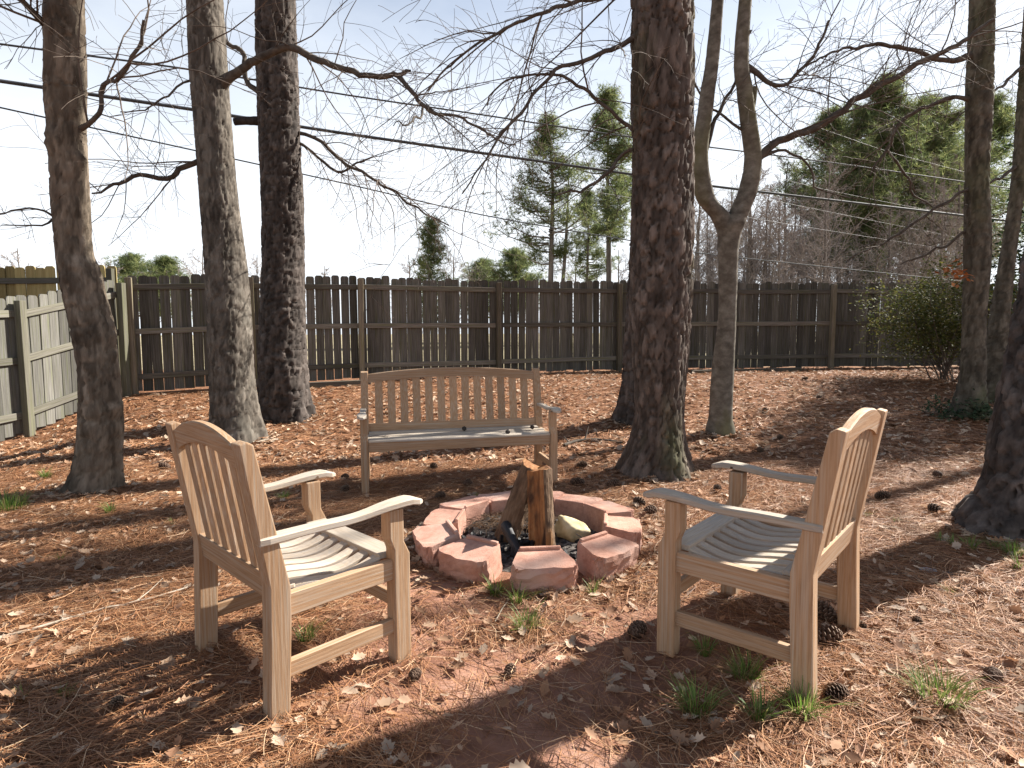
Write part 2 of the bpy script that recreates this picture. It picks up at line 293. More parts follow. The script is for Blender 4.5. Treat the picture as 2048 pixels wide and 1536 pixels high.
# ------------------------------------------------------------------ fences
def picket_mesh(w, h, t=.018, ear=.035):
    poly = [(-w/2, 0), (w/2, 0), (w/2, h-ear), (w/2-.008, h-ear*.45), (w/2-ear*.75, h), (-w/2+ear*.75, h), (-w/2+.008, h-ear*.45), (-w/2, h-ear)]
    return bm_mesh('picket', prism(poly, 'Y', -t/2, t/2, 0))
PK = [picket_mesh(.138, 1.8+.012*k) for k in range(3)]
rail_cache = {}
def fence(label, pts, posts, mats, h, rails, back=True, pitch=.146, gap_prob=.35, seed=1, post_h=None, flip=1):
    """pts: plan polyline; posts: distances along it; pickets stand on the far side of the rails"""
    rnd = random.Random(seed); P = [Vector((x, y, 0)) for x, y in pts]
    segs = [(P[i], P[i+1]) for i in range(len(P)-1)]; L_ = [(b-a).length for a, b in segs]; tot = sum(L_)
    def pos(s):
        for (a, b), l in zip(segs, L_):
            if s <= l+1e-6 or (a, b) == segs[-1]:
                d = (b-a)/l; return a+d*s, math.atan2(d.y, d.x), d
            s -= l
    o0 = pos(0)[0]; root = empty('wood_fence', (o0.x, o0.y, tz(o0.x, o0.y)), 0, label, 'fence'); off = Vector((-o0.x, -o0.y, -root.location.z))
    gz = lambda p: tz(p.x, p.y)
    s = pitch/2
    while s < tot:
        p, a, d = pos(s); nrm = Vector((-d.y, d.x, 0))*flip
        me = PK[rnd.randrange(3)]; o = bpy.data.objects.new('picket', me)
        if me.materials: pass
        else: me.materials.append(mats[0])
        col.objects.link(o); o.parent = root
        z = gz(p)+.035+rnd.uniform(-.018, .018)
        o.location = Vector((p.x, p.y, z))+off+nrm*.03
        wv = rnd.uniform(.94, 1.0) if rnd.random() < gap_prob else rnd.uniform(1.0, 1.035)
        o.rotation_euler = (rnd.uniform(-.008, .008), rnd.uniform(-.009, .009), a+rnd.uniform(-.03, .03)); o.scale = (wv, 1, (h-.035)/1.81)
        if mats[0] != me.materials[0]:
            o.material_slots[0].link = 'OBJECT'; o.material_slots[0].material = mats[0]
        s += pitch*rnd.uniform(.99, 1.015)
    for k, sp in enumerate(posts):
        p, a, d = pos(sp); nrm = Vector((-d.y, d.x, 0))*flip
        me = bm_mesh('post', prism(rect(-.045, .045, -.045, .045), 'Z', -.25, (post_h or h-.04), .004, 1))
        o = link('post', me, mats[2], root); o.location = Vector((p.x, p.y, gz(p)))+off-nrm*.066; o.rotation_euler = (rnd.uniform(-.012, .012), rnd.uniform(-.012, .012), a)
    for sa, sb in zip(posts[:-1], posts[1:]):
        p, a, d = pos(sa+.01); q_, a2, d2 = pos(sb-.01); nrm = Vector((-d.y, d.x, 0))*flip
        p = pos(sa)[0] if abs(a-a2) < 1e-3 else p; dv = q_-p; l = dv.length
        for zr in rails:
            me = bm_mesh('rail', prism(rect(-.019, .019, -.044, .044), 'X', 0, l-.004, .003, 1))
            o = link('rail', me, mats[1], root)
            za, zb = gz(p)+zr+rnd.uniform(-.012, .012), gz(q_)+zr+rnd.uniform(-.012, .012)
            o.location = Vector((p.x, p.y, za))+off+nrm*.0015; o.rotation_euler = (0, -math.atan2(zb-za, l), math.atan2(dv.y, dv.x))
    return root
bf = [(-5.95, 9.5), (-2.70, 10.9), (-.28, 11.9), (2.2, 12.65), (6.9, 13.25), (12.2, 13.7)]
sl = [0]
for i in range(len(bf)-1): sl.append(sl[-1]+math.hypot(bf[i+1][0]-bf[i][0], bf[i+1][1]-bf[i][1]))
fence('dark weathered board fence with dog-eared pickets running behind the bench', bf, [.05, sl[1]*.5, sl[1], sl[2], sl[3], (sl[3]+sl[4])/2, sl[4], (sl[4]+sl[5])/2, sl[5]-.05],
      (M['picket'], M['rail'], M['post']), 1.84, (.27, .98, 1.66), gap_prob=.55, seed=3)
fence('pale grey sunlit board fence meeting the dark fence at the corner', [(-5.99, 9.33), (-6.22, 7.7), (-6.5, 5.4), (-6.75, 3.2)], [.0, 1.646, 3.96, 6.16],
      (M['picket_l'], M['rail_l'], M['post_l']), 1.76, (.27, .98, 1.55), gap_prob=.1, seed=5, flip=-1)
fence('yellow cedar fence of the neighbouring plot behind the pale fence', [(-11.0, 9.15), (-6.15, 9.62)], [.1, 2.2, 4.8], (M['cedar'], M['rail_l'], M['post_l']), 1.98, (.3, 1.0, 1.76), gap_prob=.0, seed=8, flip=1)

# ------------------------------------------------------------------ tree trunks
def worley(u, v, nu, seed):
    """F1, F2 on a jittered grid, periodic in u with period nu"""
    iu = np.floor(u); iv = np.floor(v); f1 = np.full(u.shape, 9.); f2 = np.full(u.shape, 9.); cid = np.zeros(u.shape)
    for du in (-1, 0, 1):
        for dv in (-1, 0, 1):
            cu = iu+du; cv = iv+dv; wu = np.mod(cu, nu)
            px = cu+.1+.8*_h(wu, cv, seed); py = cv+.1+.8*_h(wu, cv, seed+5)
            d = np.hypot(u-px, v-py); cid = np.where(d < f1, _h(wu, cv, seed+77), cid); n1 = np.minimum(f1, d); f2 = np.where(d < f1, f1, np.minimum(f2, d)); f1 = n1
    return f1, f2, cid
def pnoise(u, v, nu, seed):
    iu = np.floor(u); iv = np.floor(v); fu = S(u-iu); fv = S(v-iv)
    h = lambda a, b: _h(np.mod(a, nu), b, seed)
    return (h(iu, iv)*(1-fu)+h(iu+1, iv)*fu)*(1-fv)+(h(iu, iv+1)*(1-fu)+h(iu+1, iv+1)*fu)*fv
def trunk_mesh(name, path, bark, seed, flare=.0, res=.02, zvis=4.9, lobes=5, burls=()):
    """path rows: x,y,z,r from the foot up"""
    lo = smooth_path([p for p in path], .024)
    out = [lo[0]]; acc = 0
    for p in lo[1:]:
        if p[2] < zvis or np.linalg.norm(p[:3]-out[-1][:3]) > .15: out.append(p)
    C = np.array(out); n = len(C); Rm = np.median(C[:, 3]); k = int(min(150, max(24, 2*math.pi*Rm/res)))
    th = np.arange(k)*2*math.pi/k; TH, I = np.meshgrid(th, np.arange(n)); Zc = C[I, 2]; s = np.concatenate([[0], np.cumsum(np.linalg.norm(np.diff(C[:, :3], axis=0), axis=1))])[I]
    r = C[I, 3].copy(); z0 = C[0, 2]; hh = np.maximum(Zc-z0-.25, 0)
    r *= 1+flare*np.exp(-hh/.22)*(.5+.5*np.cos(lobes*TH+seed+np.sin(3*TH)*.7))+.05*np.sin(2*TH+seed)+.03*np.sin(3*TH+s*1.3+seed)
    if bark == 'plate':
        nu = max(6, int(2*math.pi*Rm/.055)); u = TH/(2*math.pi)*nu; v = s/.10
        w = (pnoise(u*1.5, v*2, int(nu*1.5), seed+9)-.5)*.7
        f1, f2, cid = worley(u+w*.6, v+w, nu, seed); e = S((f2-f1)/.17)
        lay = pnoise(u*2, v*3, nu*2, seed+3)
        disp = .034*e*(.75+.5*cid)+.005*lay*e+.003*pnoise(u*5, v*8, nu*5, seed+8)*e
    elif bark == 'furrow':
        nu = max(8, int(2*math.pi*Rm/.026)); u = TH/(2*math.pi)*nu; v = s/.11
        w = (pnoise(u*.5, v*1.1, max(4, nu//2), seed+9)-.5)*2.2
        f1, f2, cid = worley(u+w, v*.8, nu, seed); disp = .017*S((f2-f1)/.26)+.005*pnoise(u*2, v*4, nu*2, seed+3)
    elif bark == 'strip':
        nu = max(6, int(2*math.pi*Rm/.05)); u = TH/(2*math.pi)*nu; v = s/.34
        w = (pnoise(u*.5, v*1.5, max(3, nu//2), seed+9)-.5)*2.0
        f1, f2, cid = worley(u+w, v, nu, seed); disp = .022*S((f2-f1)/.45)+.008*pnoise(u*1, v*4, nu, seed+3)+.007*pnoise(u*3, v*16, nu*3, seed+4)
    else:
        nu = max(6, int(2*math.pi*Rm/.06)); u = TH/(2*math.pi)*nu; v = s/.06
        disp = .004*pnoise(u, v, nu, seed)+.004*pnoise(u*.5, v*.2, max(3, nu//2), seed+2)+.002*pnoise(u*3, v*3, nu*3, seed+4)
    r = r+(disp-disp.mean())*(np.clip(r/Rm, .4, 1.3))
    X = C[I, 0]+np.cos(TH)*r; Y = C[I, 1]+np.sin(TH)*r; Z = Zc.copy()
    for bz, bth, bs, bh in burls:
        dth = np.angle(np.exp(1j*(TH-bth))); gsn = np.exp(-(dth*Rm/bs)**2-((s-bz)/bs)**2); X += np.cos(TH)*gsn*bh; Y += np.sin(TH)*gsn*bh
    if bark == 'smooth': cv = np.full(TH.shape, .5)
    else: cv = cid
    i = idx_grid(n, k); return np_mesh(name, np.stack([X.ravel(), Y.ravel(), Z.ravel()], 1), [i], np.repeat(cv.ravel()[:, None], 3, 1))
def idx_grid(n, k):
    i = np.arange(n-1)[:, None]*k; j = np.arange(k)[None]; j2 = (j+1) % k
    return np.stack([i+j, i+j2, i+k+j2, i+k+j], -1).reshape(-1, 4)
def px_path(rows, Y, foot_z, top=None, lean=0.0):
    """rows (y_px, left_px, right_px) from the foot up at depth Y -> world path with radii"""
    out = []
    for v, a, b in rows:
        c_ = 1/math.hypot(1, ((a+b)/2-1024)/F_PX); p = atY((a+b)/2, v, Y); Yl = Y+lean*max(0, p.z-foot_z); p = atY((a+b)/2, v, Yl); out.append((p.x, p.y, p.z, (b-a)/2*Yl/F_PX*.985*c_))
    p0 = out[0]; out.insert(0, (p0[0], p0[1], foot_z-.12, p0[3]*1.06))
    if top:                           # goes on above the frame
        a, b = np.array(out[-2]), np.array(out[-1]); d = (b-a)[:3]/max(1e-6, b[2]-a[2])
        for f in (.35, .7, 1):
            h = (top-b[2])*f; out.append((b[0]+d[0]*h*.7, b[1], b[2]+h, b[3]*(1-.72*f)))
    return out
class Twigs(Tubes):
    def grow(s, p, d, L, r, lvl, rnd, droop=.0, kids=5, wander=.25, spread=.8, rmin=.0016, tips=None):
        n = max(3, int(4+L*4)); P = [np.array(p, float)]; d = np.array(d, float); d /= np.linalg.norm(d)+1e-9; st = L/n
        for i in range(n):
            d = d+np.array([rnd.gauss(0, wander), rnd.gauss(0, wander), rnd.gauss(0, wander)-droop])*(.55 if lvl else .4); d /= np.linalg.norm(d); P.append(P[-1]+d*st)
        rad = np.linspace(r, max(rmin, r*.35), n+1); s.add(P, rad, 3 if r < .006 else 5)
        if tips is not None and lvl == 0: tips.append((P[-1], d))
        if lvl > 0:
            for c in range(kids):
                f = (c+rnd.uniform(.2, 1))/kids; i = min(n-1, int(f*n)); a = P[i]; t = P[i+1]-P[i]; t /= np.linalg.norm(t)
                w = np.array([rnd.gauss(0, 1), rnd.gauss(0, 1), rnd.gauss(0, .8)]); w -= t*w.dot(t); w /= np.linalg.norm(w)+1e-9
                dd = t*(1-spread*.45)+w*spread; s.grow(a, dd, L*rnd.uniform(.3, .62)*(1.1-.4*f), max(rmin, rad[i]*rnd.uniform(.4, .6)), lvl-1, rnd, droop, max(2, kids-1), wander, spread, rmin, tips)
def px_branch(pts, Y, Y2=None):
    """pts (u,v,width_px); depth runs from Y to Y2 along the branch"""
    Y2 = Y if Y2 is None else Y2; out = []; n = len(pts)
    for i, (u, v, w) in enumerate(pts):
        yy = Y+(Y2-Y)*i/max(1, n-1); p = atY(u, v, yy); out.append((p.x, p.y, p.z, w/2*yy/F_PX*.88/math.hypot(1, (u-1024)/F_PX)))
    return out
def add_branch(root, loc, pts, mat, tw, rnd, ntw=10, tl=(.3, .9), droop=.02, lvl=1, kids=5, start=.1, name='branch', k=8, up=0.0):
    C = smooth_path(pts, .05); 
    jit = np.stack([fbm(np.arange(len(C))*.35, np.full(len(C), rnd.random()*50), q_)-.45 for q_ in (1, 2, 3)], 1)*.085
    C[:, :3] += jit*np.minimum(1, np.arange(len(C))/6)[:, None]
    T = Tubes(); T.add(C[:, :3]-np.array(loc), C[:, 3], k); me = T.mesh(name); o = link(name, me, mat, root, True)
    for i in range(ntw):
        f = start+(1-start)*(i+rnd.random())/max(1, ntw); a = min(len(C)-2, int(f*(len(C)-1))); t = C[a+1, :3]-C[a, :3]; t /= np.linalg.norm(t)+1e-9
        w = np.array([rnd.gauss(0, 1), rnd.gauss(0, .8), rnd.gauss(0, 1)+up]); w /= np.linalg.norm(w)
        L = rnd.uniform(*tl)
        if tl[1] > 1.05 and i % 2 == 0: tw.grow(C[a, :3]-np.array(loc), t*.8+w*.7, L*1.15, min(C[a, 3]*.55, .0035+L*.0038), 2, rnd, droop, 4, .2)
        else: tw.grow(C[a, :3]-np.array(loc), t*.55+w*.85, L*.8, min(C[a, 3]*.5, .0026+L*.003), min(lvl, 1), rnd, droop, kids)
    return C
def fin_twigs(root, tw, mat, name='twigs'):
    if tw.n: tag(link(name, tw.mesh(name), mat, root, True), kind='stuff')

TREES = {}
def yard_tree(key, name, label, rows, foot, mat, bark, seed, top=11, flare=.25, burls=(), foot_y=None, lobes=5, Yo=0, zvis=4.9, res=.02, lean=0.0):
    p = at(*foot); Y = p.y+Yo; fz = tz(p.x, Y)
    path = px_path(rows, Y, fz, top, lean); loc = (path[0][0], path[0][1], fz)
    root = empty(name, loc, 0, label, 'tree', 'tree trunks around the seating area')
    rel = [(a-loc[0], b-loc[1], c-loc[2], r) for a, b, c, r in path]
    link('trunk', trunk_mesh('trunk', rel, bark, seed, flare, res=res, burls=burls, lobes=lobes, zvis=zvis), mat, root, True)
    TREES[key] = dict(root=root, loc=loc, Y=Y, path=path, tw=Twigs(), rnd=random.Random(seed), mat=mat)
    return TREES[key]
def limb_up(t, zlist, L=(1.2, 2.4), lvl=2, kids=6, droop=.03, r=.03, dirs=None, up=.35):
    """bare limbs above the frame: each limb a branch part, its twigs in the tree's twig part"""
    rnd = t['rnd']; P = np.array(t['path']); loc = t['loc']
    for i, z in enumerate(zlist):
        x = np.interp(z, P[:, 2], P[:, 0]); y = np.interp(z, P[:, 2], P[:, 1]); a = dirs[i] if dirs else rnd.uniform(0, 6.28)
        l = rnd.uniform(*L); d = np.array([math.cos(a), math.sin(a), up]); pts = [(x, y, z, r)]
        for k in range(1, 5):
            f = k/4; pts.append((x+d[0]*l*f+rnd.gauss(0, .06), y+d[1]*l*f+rnd.gauss(0, .06), z+l*(up*f-.25*f*f)+rnd.gauss(0, .05), r*(1-.75*f)))
        add_branch(t['root'], loc, pts, M['branch'], t['tw'], rnd, int(10*l), (.35, 1.1), droop, 1, 5, .12)
def pine_crown(root, rnd, base, z0, z1, rad, mat, ntuft=500, name='crown', trunk_xy=(0, 0)):
    V = []; Fc = []; cc = []; T = Tubes()
    for i in range(26):
        z = z0+(z1-z0)*i/25; a = rnd.uniform(0, 6.28); l = rad*(1-.75*(i/25))*rnd.uniform(.6, 1.1)
        P = [np.array([trunk_xy[0]+math.cos(a)*l*f, trunk_xy[1]+math.sin(a)*l*f, z+l*(.25*f-.1*f*f)]) for f in (0, .35, .7, 1)]
        T.add(P, [.05, .035, .02, .01], 4)
        for k in range(ntuft//26):
            f = rnd.uniform(.4, 1.05); c = P[0]+(P[3]-P[0])*f+np.array([rnd.gauss(0, .22), rnd.gauss(0, .22), rnd.gauss(0, .15)]); tuft(V, Fc, cc, c, .24, rnd)
    tag(link('limbs', T.mesh('limbs'), M['branch'], root, True), kind='stuff')
    tag(link(name, np_mesh(name, np.array(V), [np.array(Fc)], np.array(cc)), mat, root), kind='stuff')
def tuft(V, Fc, cc, c, l, rnd, n=8, w=.035, cols=((.09, .12, .05), (.15, .18, .07), (.21, .225, .09))):
    base = cols[rnd.randrange(len(cols))]
    for k in range(n):
        d = np.array([rnd.gauss(0, 1), rnd.gauss(0, 1), rnd.gauss(.45, .8)]); d /= np.linalg.norm(d); s_ = np.cross(d, (rnd.gauss(0, 1), rnd.gauss(0, 1), rnd.gauss(0, 1))); s_ /= np.linalg.norm(s_)+1e-9
        ll = l*rnd.uniform(.6, 1.15); i = len(V); V.append(c+s_*w*.5); V.append(c-s_*w*.5); V.append(c+d*ll); Fc.append((i, i+1, i+2)); f = rnd.uniform(.8, 1.2)
        for q_ in range(3): cc.append((base[0]*f, base[1]*f, base[2]*f))

# the trees of the yard, foot pixels and outlines read off the photograph
T1 = yard_tree('T1', 'hardwood_tree', 'leaning tan hardwood trunk with knots in front of the pale fence',
   [(978, 122, 250), (950, 141, 244), (900, 150, 246), (847, 154, 248), (745, 153, 240), (643, 136, 227), (590, 124, 213), (540, 115, 202), (500, 110, 187), (400, 102, 181), (295, 98, 176), (240, 94, 174), (192, 89, 175), (90, 89, 173)],
   (188, 978), M['bark_tan'], 'furrow', 11, top=9.5, flare=.22, burls=((2.75, -1.9, .07, .035), (2.62, -.35, .05, .03), (1.35, -.1, .08, .02), (.78, -.2, .06, .03)), res=.012)
T2 = yard_tree('T2', 'grey_oak_tree', 'grey finely furrowed trunk leaning behind the chair with its back to the pale fence',
   [(884, 408, 536), (868, 415, 529), (830, 418, 521), (745, 416, 509), (640, 412, 504), (540, 409, 496), (400, 400, 478), (260, 390, 466), (160, 381, 458), (90, 377, 453)],
   (470, 884), M['bark_grey'], 'furrow', 5, top=11, flare=.2, res=.012)
T3 = yard_tree('T3', 'pine_tree', 'dark rough pine trunk between the grey trunk and the bench',
   [(836, 514, 626), (815, 517, 621), (745, 514, 619), (640, 516, 613), (520, 521, 610), (400, 521, 608), (260, 517, 601), (90, 512, 596)],
   (568, 836), M['bark_dark'], 'plate', 23, top=13, flare=.26, res=.018)
T4 = yard_tree('T4', 'pine_tree', 'thick reddish plated pine trunk rising beside the bench arm',
   [(945, 1234, 1382), (925, 1246, 1376), (880, 1260, 1370), (830, 1268, 1370), (745, 1265, 1375), (615, 1256, 1383), (480, 1259, 1386), (300, 1263, 1386), (90, 1263, 1387)],
   (1310, 945), M['bark_pine_moss'], 'plate', 37, top=13, flare=.24, res=.012)
T4b = yard_tree('T4b', 'pine_tree', 'slimmer pine trunk half hidden behind the thick plated pine',
   [(840, 1228, 1318), (800, 1238, 1312), (745, 1246, 1310), (600, 1256, 1318), (400, 1266, 1326), (90, 1276, 1334)],
   (1262, 842), M['bark_dark'], 'plate', 41, top=12, flare=.12, res=.02)
T5 = yard_tree('T5', 'forked_tree', 'smooth grey forked tree standing right of the plated pine',
   [(868, 1411, 1468), (850, 1414, 1465), (830, 1418, 1463), (745, 1423, 1467), (640, 1436, 1472), (545, 1438, 1475), (500, 1436, 1477), (468, 1436, 1482), (450, 1434, 1490), (432, 1446, 1494)],
   (1440, 868), M['bark_smooth'], 'smooth', 53, top=None, flare=.1, res=.012)
T6 = yard_tree('T6', 'hardwood_tree', 'upright grey trunk with ivy round its foot beside the green shrub',
   [(835, 1893, 1975), (800, 1906, 1972), (745, 1918, 1972), (640, 1924, 1974), (500, 1927, 1984), (350, 1929, 1979), (200, 1930, 1986), (90, 1934, 1988)],
   (1935, 835), M['bark_moss'], 'furrow', 61, top=11, flare=.15, res=.02)
T7 = yard_tree('T7', 'hardwood_tree', 'slender trunk leaning away from the ivy-footed trunk',
   [(815, 1945, 2010), (740, 1958, 2010), (615, 1982, 2022), (500, 2002, 2034), (363, 2022, 2052), (190, 2034, 2062), (90, 2042, 2068)],
   (1972, 812), M['bark_moss'], 'furrow', 67, top=10, flare=.12, res=.02, Yo=.25)
T8 = yard_tree('T8', 'pine_tree', 'massive dark mossy pine trunk standing behind the chair without pine debris on it',
   [(1058, 1900, 2170), (1010, 1938, 2155), (960, 1960, 2150), (848, 1980, 2150), (711, 2008, 2168), (574, 2034, 2190), (466, 2054, 2206), (398, 2068, 2218), (90, 2116, 2256)],
   (2010, 1065), M['bark_dark'], 'plate', 71, top=13, flare=.14, res=.012, Yo=.0, lean=.16)
T8['root']['label'] = 'massive dark mossy pine trunk with wide flared foot, thickest of the trunks'
# branches drawn from the photograph
def br(key, pts, Y2=None, **kw):
    t = TREES[key]; return add_branch(t['root'], t['loc'], px_branch(pts, t['Y'], Y2), kw.pop('mat', M['branch']), t['tw'], t['rnd'], **kw)
br('T1', [(150, 262, 20), (176, 250, 13), (196, 227, 12), (198, 168, 11), (236, 156, 11), (253, 134, 10), (273, 97, 9), (290, 40, 8)], 4.4, ntw=12, tl=(.5, 1.5), kids=6, lvl=2, droop=.03)
br('T1', [(120, 442, 9), (92, 424, 6), (60, 420, 5), (0, 428, 4), (-60, 440, 3)], 4.3, ntw=5, tl=(.2, .5))
br('T1', [(120, 425, 9), (98, 446, 6), (85, 451, 5), (45, 452, 4), (0, 450, 3)], 4.3, ntw=3, tl=(.2, .4))
br('T1', [(100, 60, 22), (60, 20, 16), (10, -20, 12), (-50, -50, 8)], 4.2, ntw=12, tl=(.6, 1.6), kids=6, lvl=2, droop=.07)
br('T2', [(430, 322, 26), (395, 326, 15), (359, 336, 14), (342, 350, 13), (304, 353, 12), (280, 350, 11), (253, 363, 10), (226, 367, 8), (202, 384, 6), (183, 387, 4)], 6.1, ntw=14, tl=(.4, 1.2), kids=5, lvl=1, droop=.06)
br('T2', [(400, 165, 10), (379, 163, 6), (355, 175, 5), (335, 192, 5), (301, 216, 4), (239, 223, 3)], 6.2, ntw=7, tl=(.3, .9), kids=5, droop=.03)
br('T2', [(430, 185, 40), (458, 157, 25), (485, 134, 20), (545, 103, 18), (590, 98, 17), (632, 120, 15), (680, 134, 14), (724, 151, 13), (765, 153, 12), (796, 151, 11), (817, 179, 10), (844, 208, 9), (871, 225, 8), (912, 232, 6), (950, 252, 5), (988, 275, 4), (1030, 292, 3)], 5.6, ntw=34, tl=(.4, 1.2), kids=5, lvl=1, droop=.045, start=.2)
br('T2', [(796, 151, 12), (808, 146, 8), (820, 137, 4)], 5.9, ntw=2, tl=(.2, .5))
br('T2', [(846, 212, 6), (842, 236, 5), (827, 237, 5), (817, 250, 4), (800, 246, 3), (785, 252, 2)], 5.75, ntw=3, tl=(.2, .6))
br('T3', [(545, 240, 26), (516, 241, 22), (490, 242, 20), (469, 242, 18)], None, ntw=1, tl=(.1, .2), mat=M['bark_dark'])
br('T3', [(540, 200, 16), (513, 182, 13), (489, 152, 12), (485, 107, 11), (458, 88, 10), (430, 50, 8)], 8.0, ntw=6, tl=(.5, 1.3), kids=5)
br('T3', [(580, 262, 14), (602, 268, 9), (639, 281, 8), (667, 309, 8), (700, 333, 7), (721, 343, 7), (752, 363, 6), (786, 381, 5), (820, 408, 5), (851, 425, 4), (895, 449, 3)], 7.6, ntw=26, tl=(.5, 1.5), kids=5, lvl=1, droop=.05)
br('T3', [(585, 285, 12), (605, 289, 7), (644, 322, 6), (675, 343, 6), (700, 334, 5), (730, 322, 4)], 7.8, ntw=12, tl=(.4, 1.2), kids=5)
br('T4', [(1310, 300, 16), (1283, 292, 9), (1258, 247, 9), (1213, 220, 8), (1176, 186, 8), (1141, 158, 7), (1107, 150, 6), (1056, 150, 5), (1005, 169, 4), (975, 210, 3)], 4.7, ntw=20, tl=(.4, 1.1), kids=5, lvl=1, droop=.09)
br('T4', [(1310, 288, 16), (1280, 293, 9), (1244, 309, 8), (1227, 336, 8), (1193, 363, 7), (1158, 381, 6), (1135, 377, 5), (1107, 391, 3)], 4.8, ntw=14, tl=(.2, .7), kids=4, droop=.05)
br('T4', [(1310, 60, 20), (1270, 76, 13), (1234, 90, 11), (1193, 104, 10), (1141, 131, 9), (1090, 160, 7), (1039, 227, 7), (1005, 265, 6), (965, 330, 4), (925, 385, 3)], 4.5, ntw=20, tl=(.5, 1.4), kids=5, lvl=1, droop=.10)
br('T4', [(1300, -30, 18), (1200, -10, 11), (1120, 15, 9), (1020, 50, 7), (930, 105, 5), (850, 180, 4)], 4.6, ntw=17, tl=(.5, 1.4), kids=5, lvl=1, droop=.10)
# fork of T5
t = TREES['T5']
def fork(pts, seed):
    P = [(a-t['loc'][0], b-t['loc'][1], c-t['loc'][2], r) for a, b, c, r in px_branch(pts, t['Y'])]
    top = P[-1]; P += [(top[0]+.1, top[1], top[2]+1.6, top[3]*.7), (top[0]+.2, top[1]+.1, top[2]+3.4, top[3]*.3)]
    link('stem', trunk_mesh('stem', P, 'smooth', seed, 0, .015), M['bark_smooth'], t['root'], True)
fork([(1458, 462, 50), (1440, 432, 46), (1412, 398, 42), (1402, 350, 38), (1400, 300, 36), (1408, 240, 34), (1416, 180, 32), (1428, 90, 28)], 3)
fork([(1462, 460, 50), (1478, 425, 48), (1496, 380, 44), (1506, 320, 40), (1498, 250, 38), (1490, 180, 36), (1484, 90, 32)], 4)
br('T5', [(1495, 235, 26), (1502, 205, 24), (1508, 178, 22)], None, ntw=0, name='stub', mat=M['bark_smooth'])
br('T5', [(1500, 325, 26), (1522, 312, 20), (1553, 288, 18), (1638, 250, 17), (1690, 216, 16), (1758, 172, 15), (1826, 134, 14), (1908, 90, 12), (1990, 40, 10)], 6.6, ntw=30, tl=(.5, 1.5), kids=5, lvl=1, droop=.03)
br('T5', [(1412, 300, 12), (1440, 216, 8), (1465, 170, 7), (1480, 120, 6), (1500, 60, 5)], 6.8, ntw=10, tl=(.4, 1.1), kids=5)
br('T5', [(1500, 265, 12), (1475, 255, 7), (1440, 225, 6), (1400, 190, 5), (1380, 150, 4)], 6.7, ntw=8, tl=(.3, 1.0), kids=5)
br('T5', [(1490, 130, 16), (1560, 170, 9), (1600, 140, 8), (1640, 90, 7), (1660, 40, 6)], 6.5, ntw=18, tl=(.4, 1.4), kids=5, droop=.03)
br('T5', [(1505, 320, 12), (1560, 300, 7), (1600, 315, 6), (1625, 350, 5), (1630, 372, 4), (1680, 392, 3), (1740, 405, 2)], 6.6, ntw=14, tl=(.3, .9), kids=4)
br('T6', [(1945, 200, 22), (1925, 196, 12), (1895, 194, 11), (1861, 210, 10), (1826, 227, 9), (1792, 257, 9), (1779, 292, 8), (1755, 322, 6), (1740, 350, 4)], 7.6, ntw=22, tl=(.4, 1.2), kids=5, droop=.04)
br('T6', [(1774, 300, 6), (1816, 357, 6), (1826, 387, 5), (1864, 415, 4)], 7.7, ntw=7, tl=(.3, .8), kids=4)
br('T6', [(1945, 376, 16), (1925, 384, 8), (1895, 404, 8), (1861, 425, 7), (1820, 452, 7), (1775, 483, 6), (1724, 503, 4), (1690, 520, 3)], 7.6, ntw=16, tl=(.3, .9), kids=4)
br('T6', [(1945, 458, 14), (1925, 466, 8), (1895, 490, 7), (1874, 493, 6), (1857, 507, 6), (1826, 517, 5), (1799, 527, 3)], 7.8, ntw=10, tl=(.3, .8), kids=4)
br('T6', [(1945, 110, 20), (1890, 120, 13), (1830, 100, 11), (1760, 90, 9), (1680, 100, 6), (1600, 140, 4)], 7.0, ntw=18, tl=(.5, 1.5), kids=5, lvl=1, droop=.05)
br('T7', [(2050, 130, 12), (2010, 165, 8), (1985, 185, 6), (1950, 205, 4), (1900, 250, 3)], 8.0, ntw=10, tl=(.3, 1.0), kids=5)
br('T7', [(2035, 330, 12), (2005, 355, 8), (1990, 362, 7), (1975, 370, 5)], 8.2, ntw=5, tl=(.2, .7))
# limbs above the frame whose twigs hang into the picture
limb_up(TREES['T1'], [4.2, 5.0, 5.6, 6.4], (1.2, 2.2), dirs=[2.6, .3, -.9, 1.8])
limb_up(TREES['T2'], [5.2, 5.6, 6.2, 7.0, 7.8], (1.5, 2.8), dirs=[3.0, -.3, .2, 2.4, -1.2], droop=.05)
limb_up(TREES['T5'], [4.9, 5.3, 5.6], (1.4, 2.4), dirs=[2.9, .3, .0], droop=.05)
limb_up(TREES['T6'], [5.6, 6.1, 6.8, 7.6], (1.6, 2.8), dirs=[3.0, 2.6, 3.4, .4], droop=.05)
limb_up(TREES['T7'], [5.6, 6.4, 7.2], (1.2, 2.2), dirs=[2.8, 3.6, .6], droop=.05)
for k_ in ('T1', 'T2', 'T3', 'T4', 'T5', 'T6', 'T7'): fin_twigs(TREES[k_]['root'], TREES[k_]['tw'], M['twig'])
for k_, z in (('T3', 9), ('T4', 9), ('T4b', 8.5), ('T8', 9)):
    t = TREES[k_]; P = np.array(t['path']); top = P[-1]; xy = (top[0]-t['loc'][0], top[1]-t['loc'][1])
    pine_crown(t['root'], t['rnd'], None, z, top[2]-t['loc'][2]+.5, 2.4, M['needle_leaf'], 420, trunk_xy=xy)

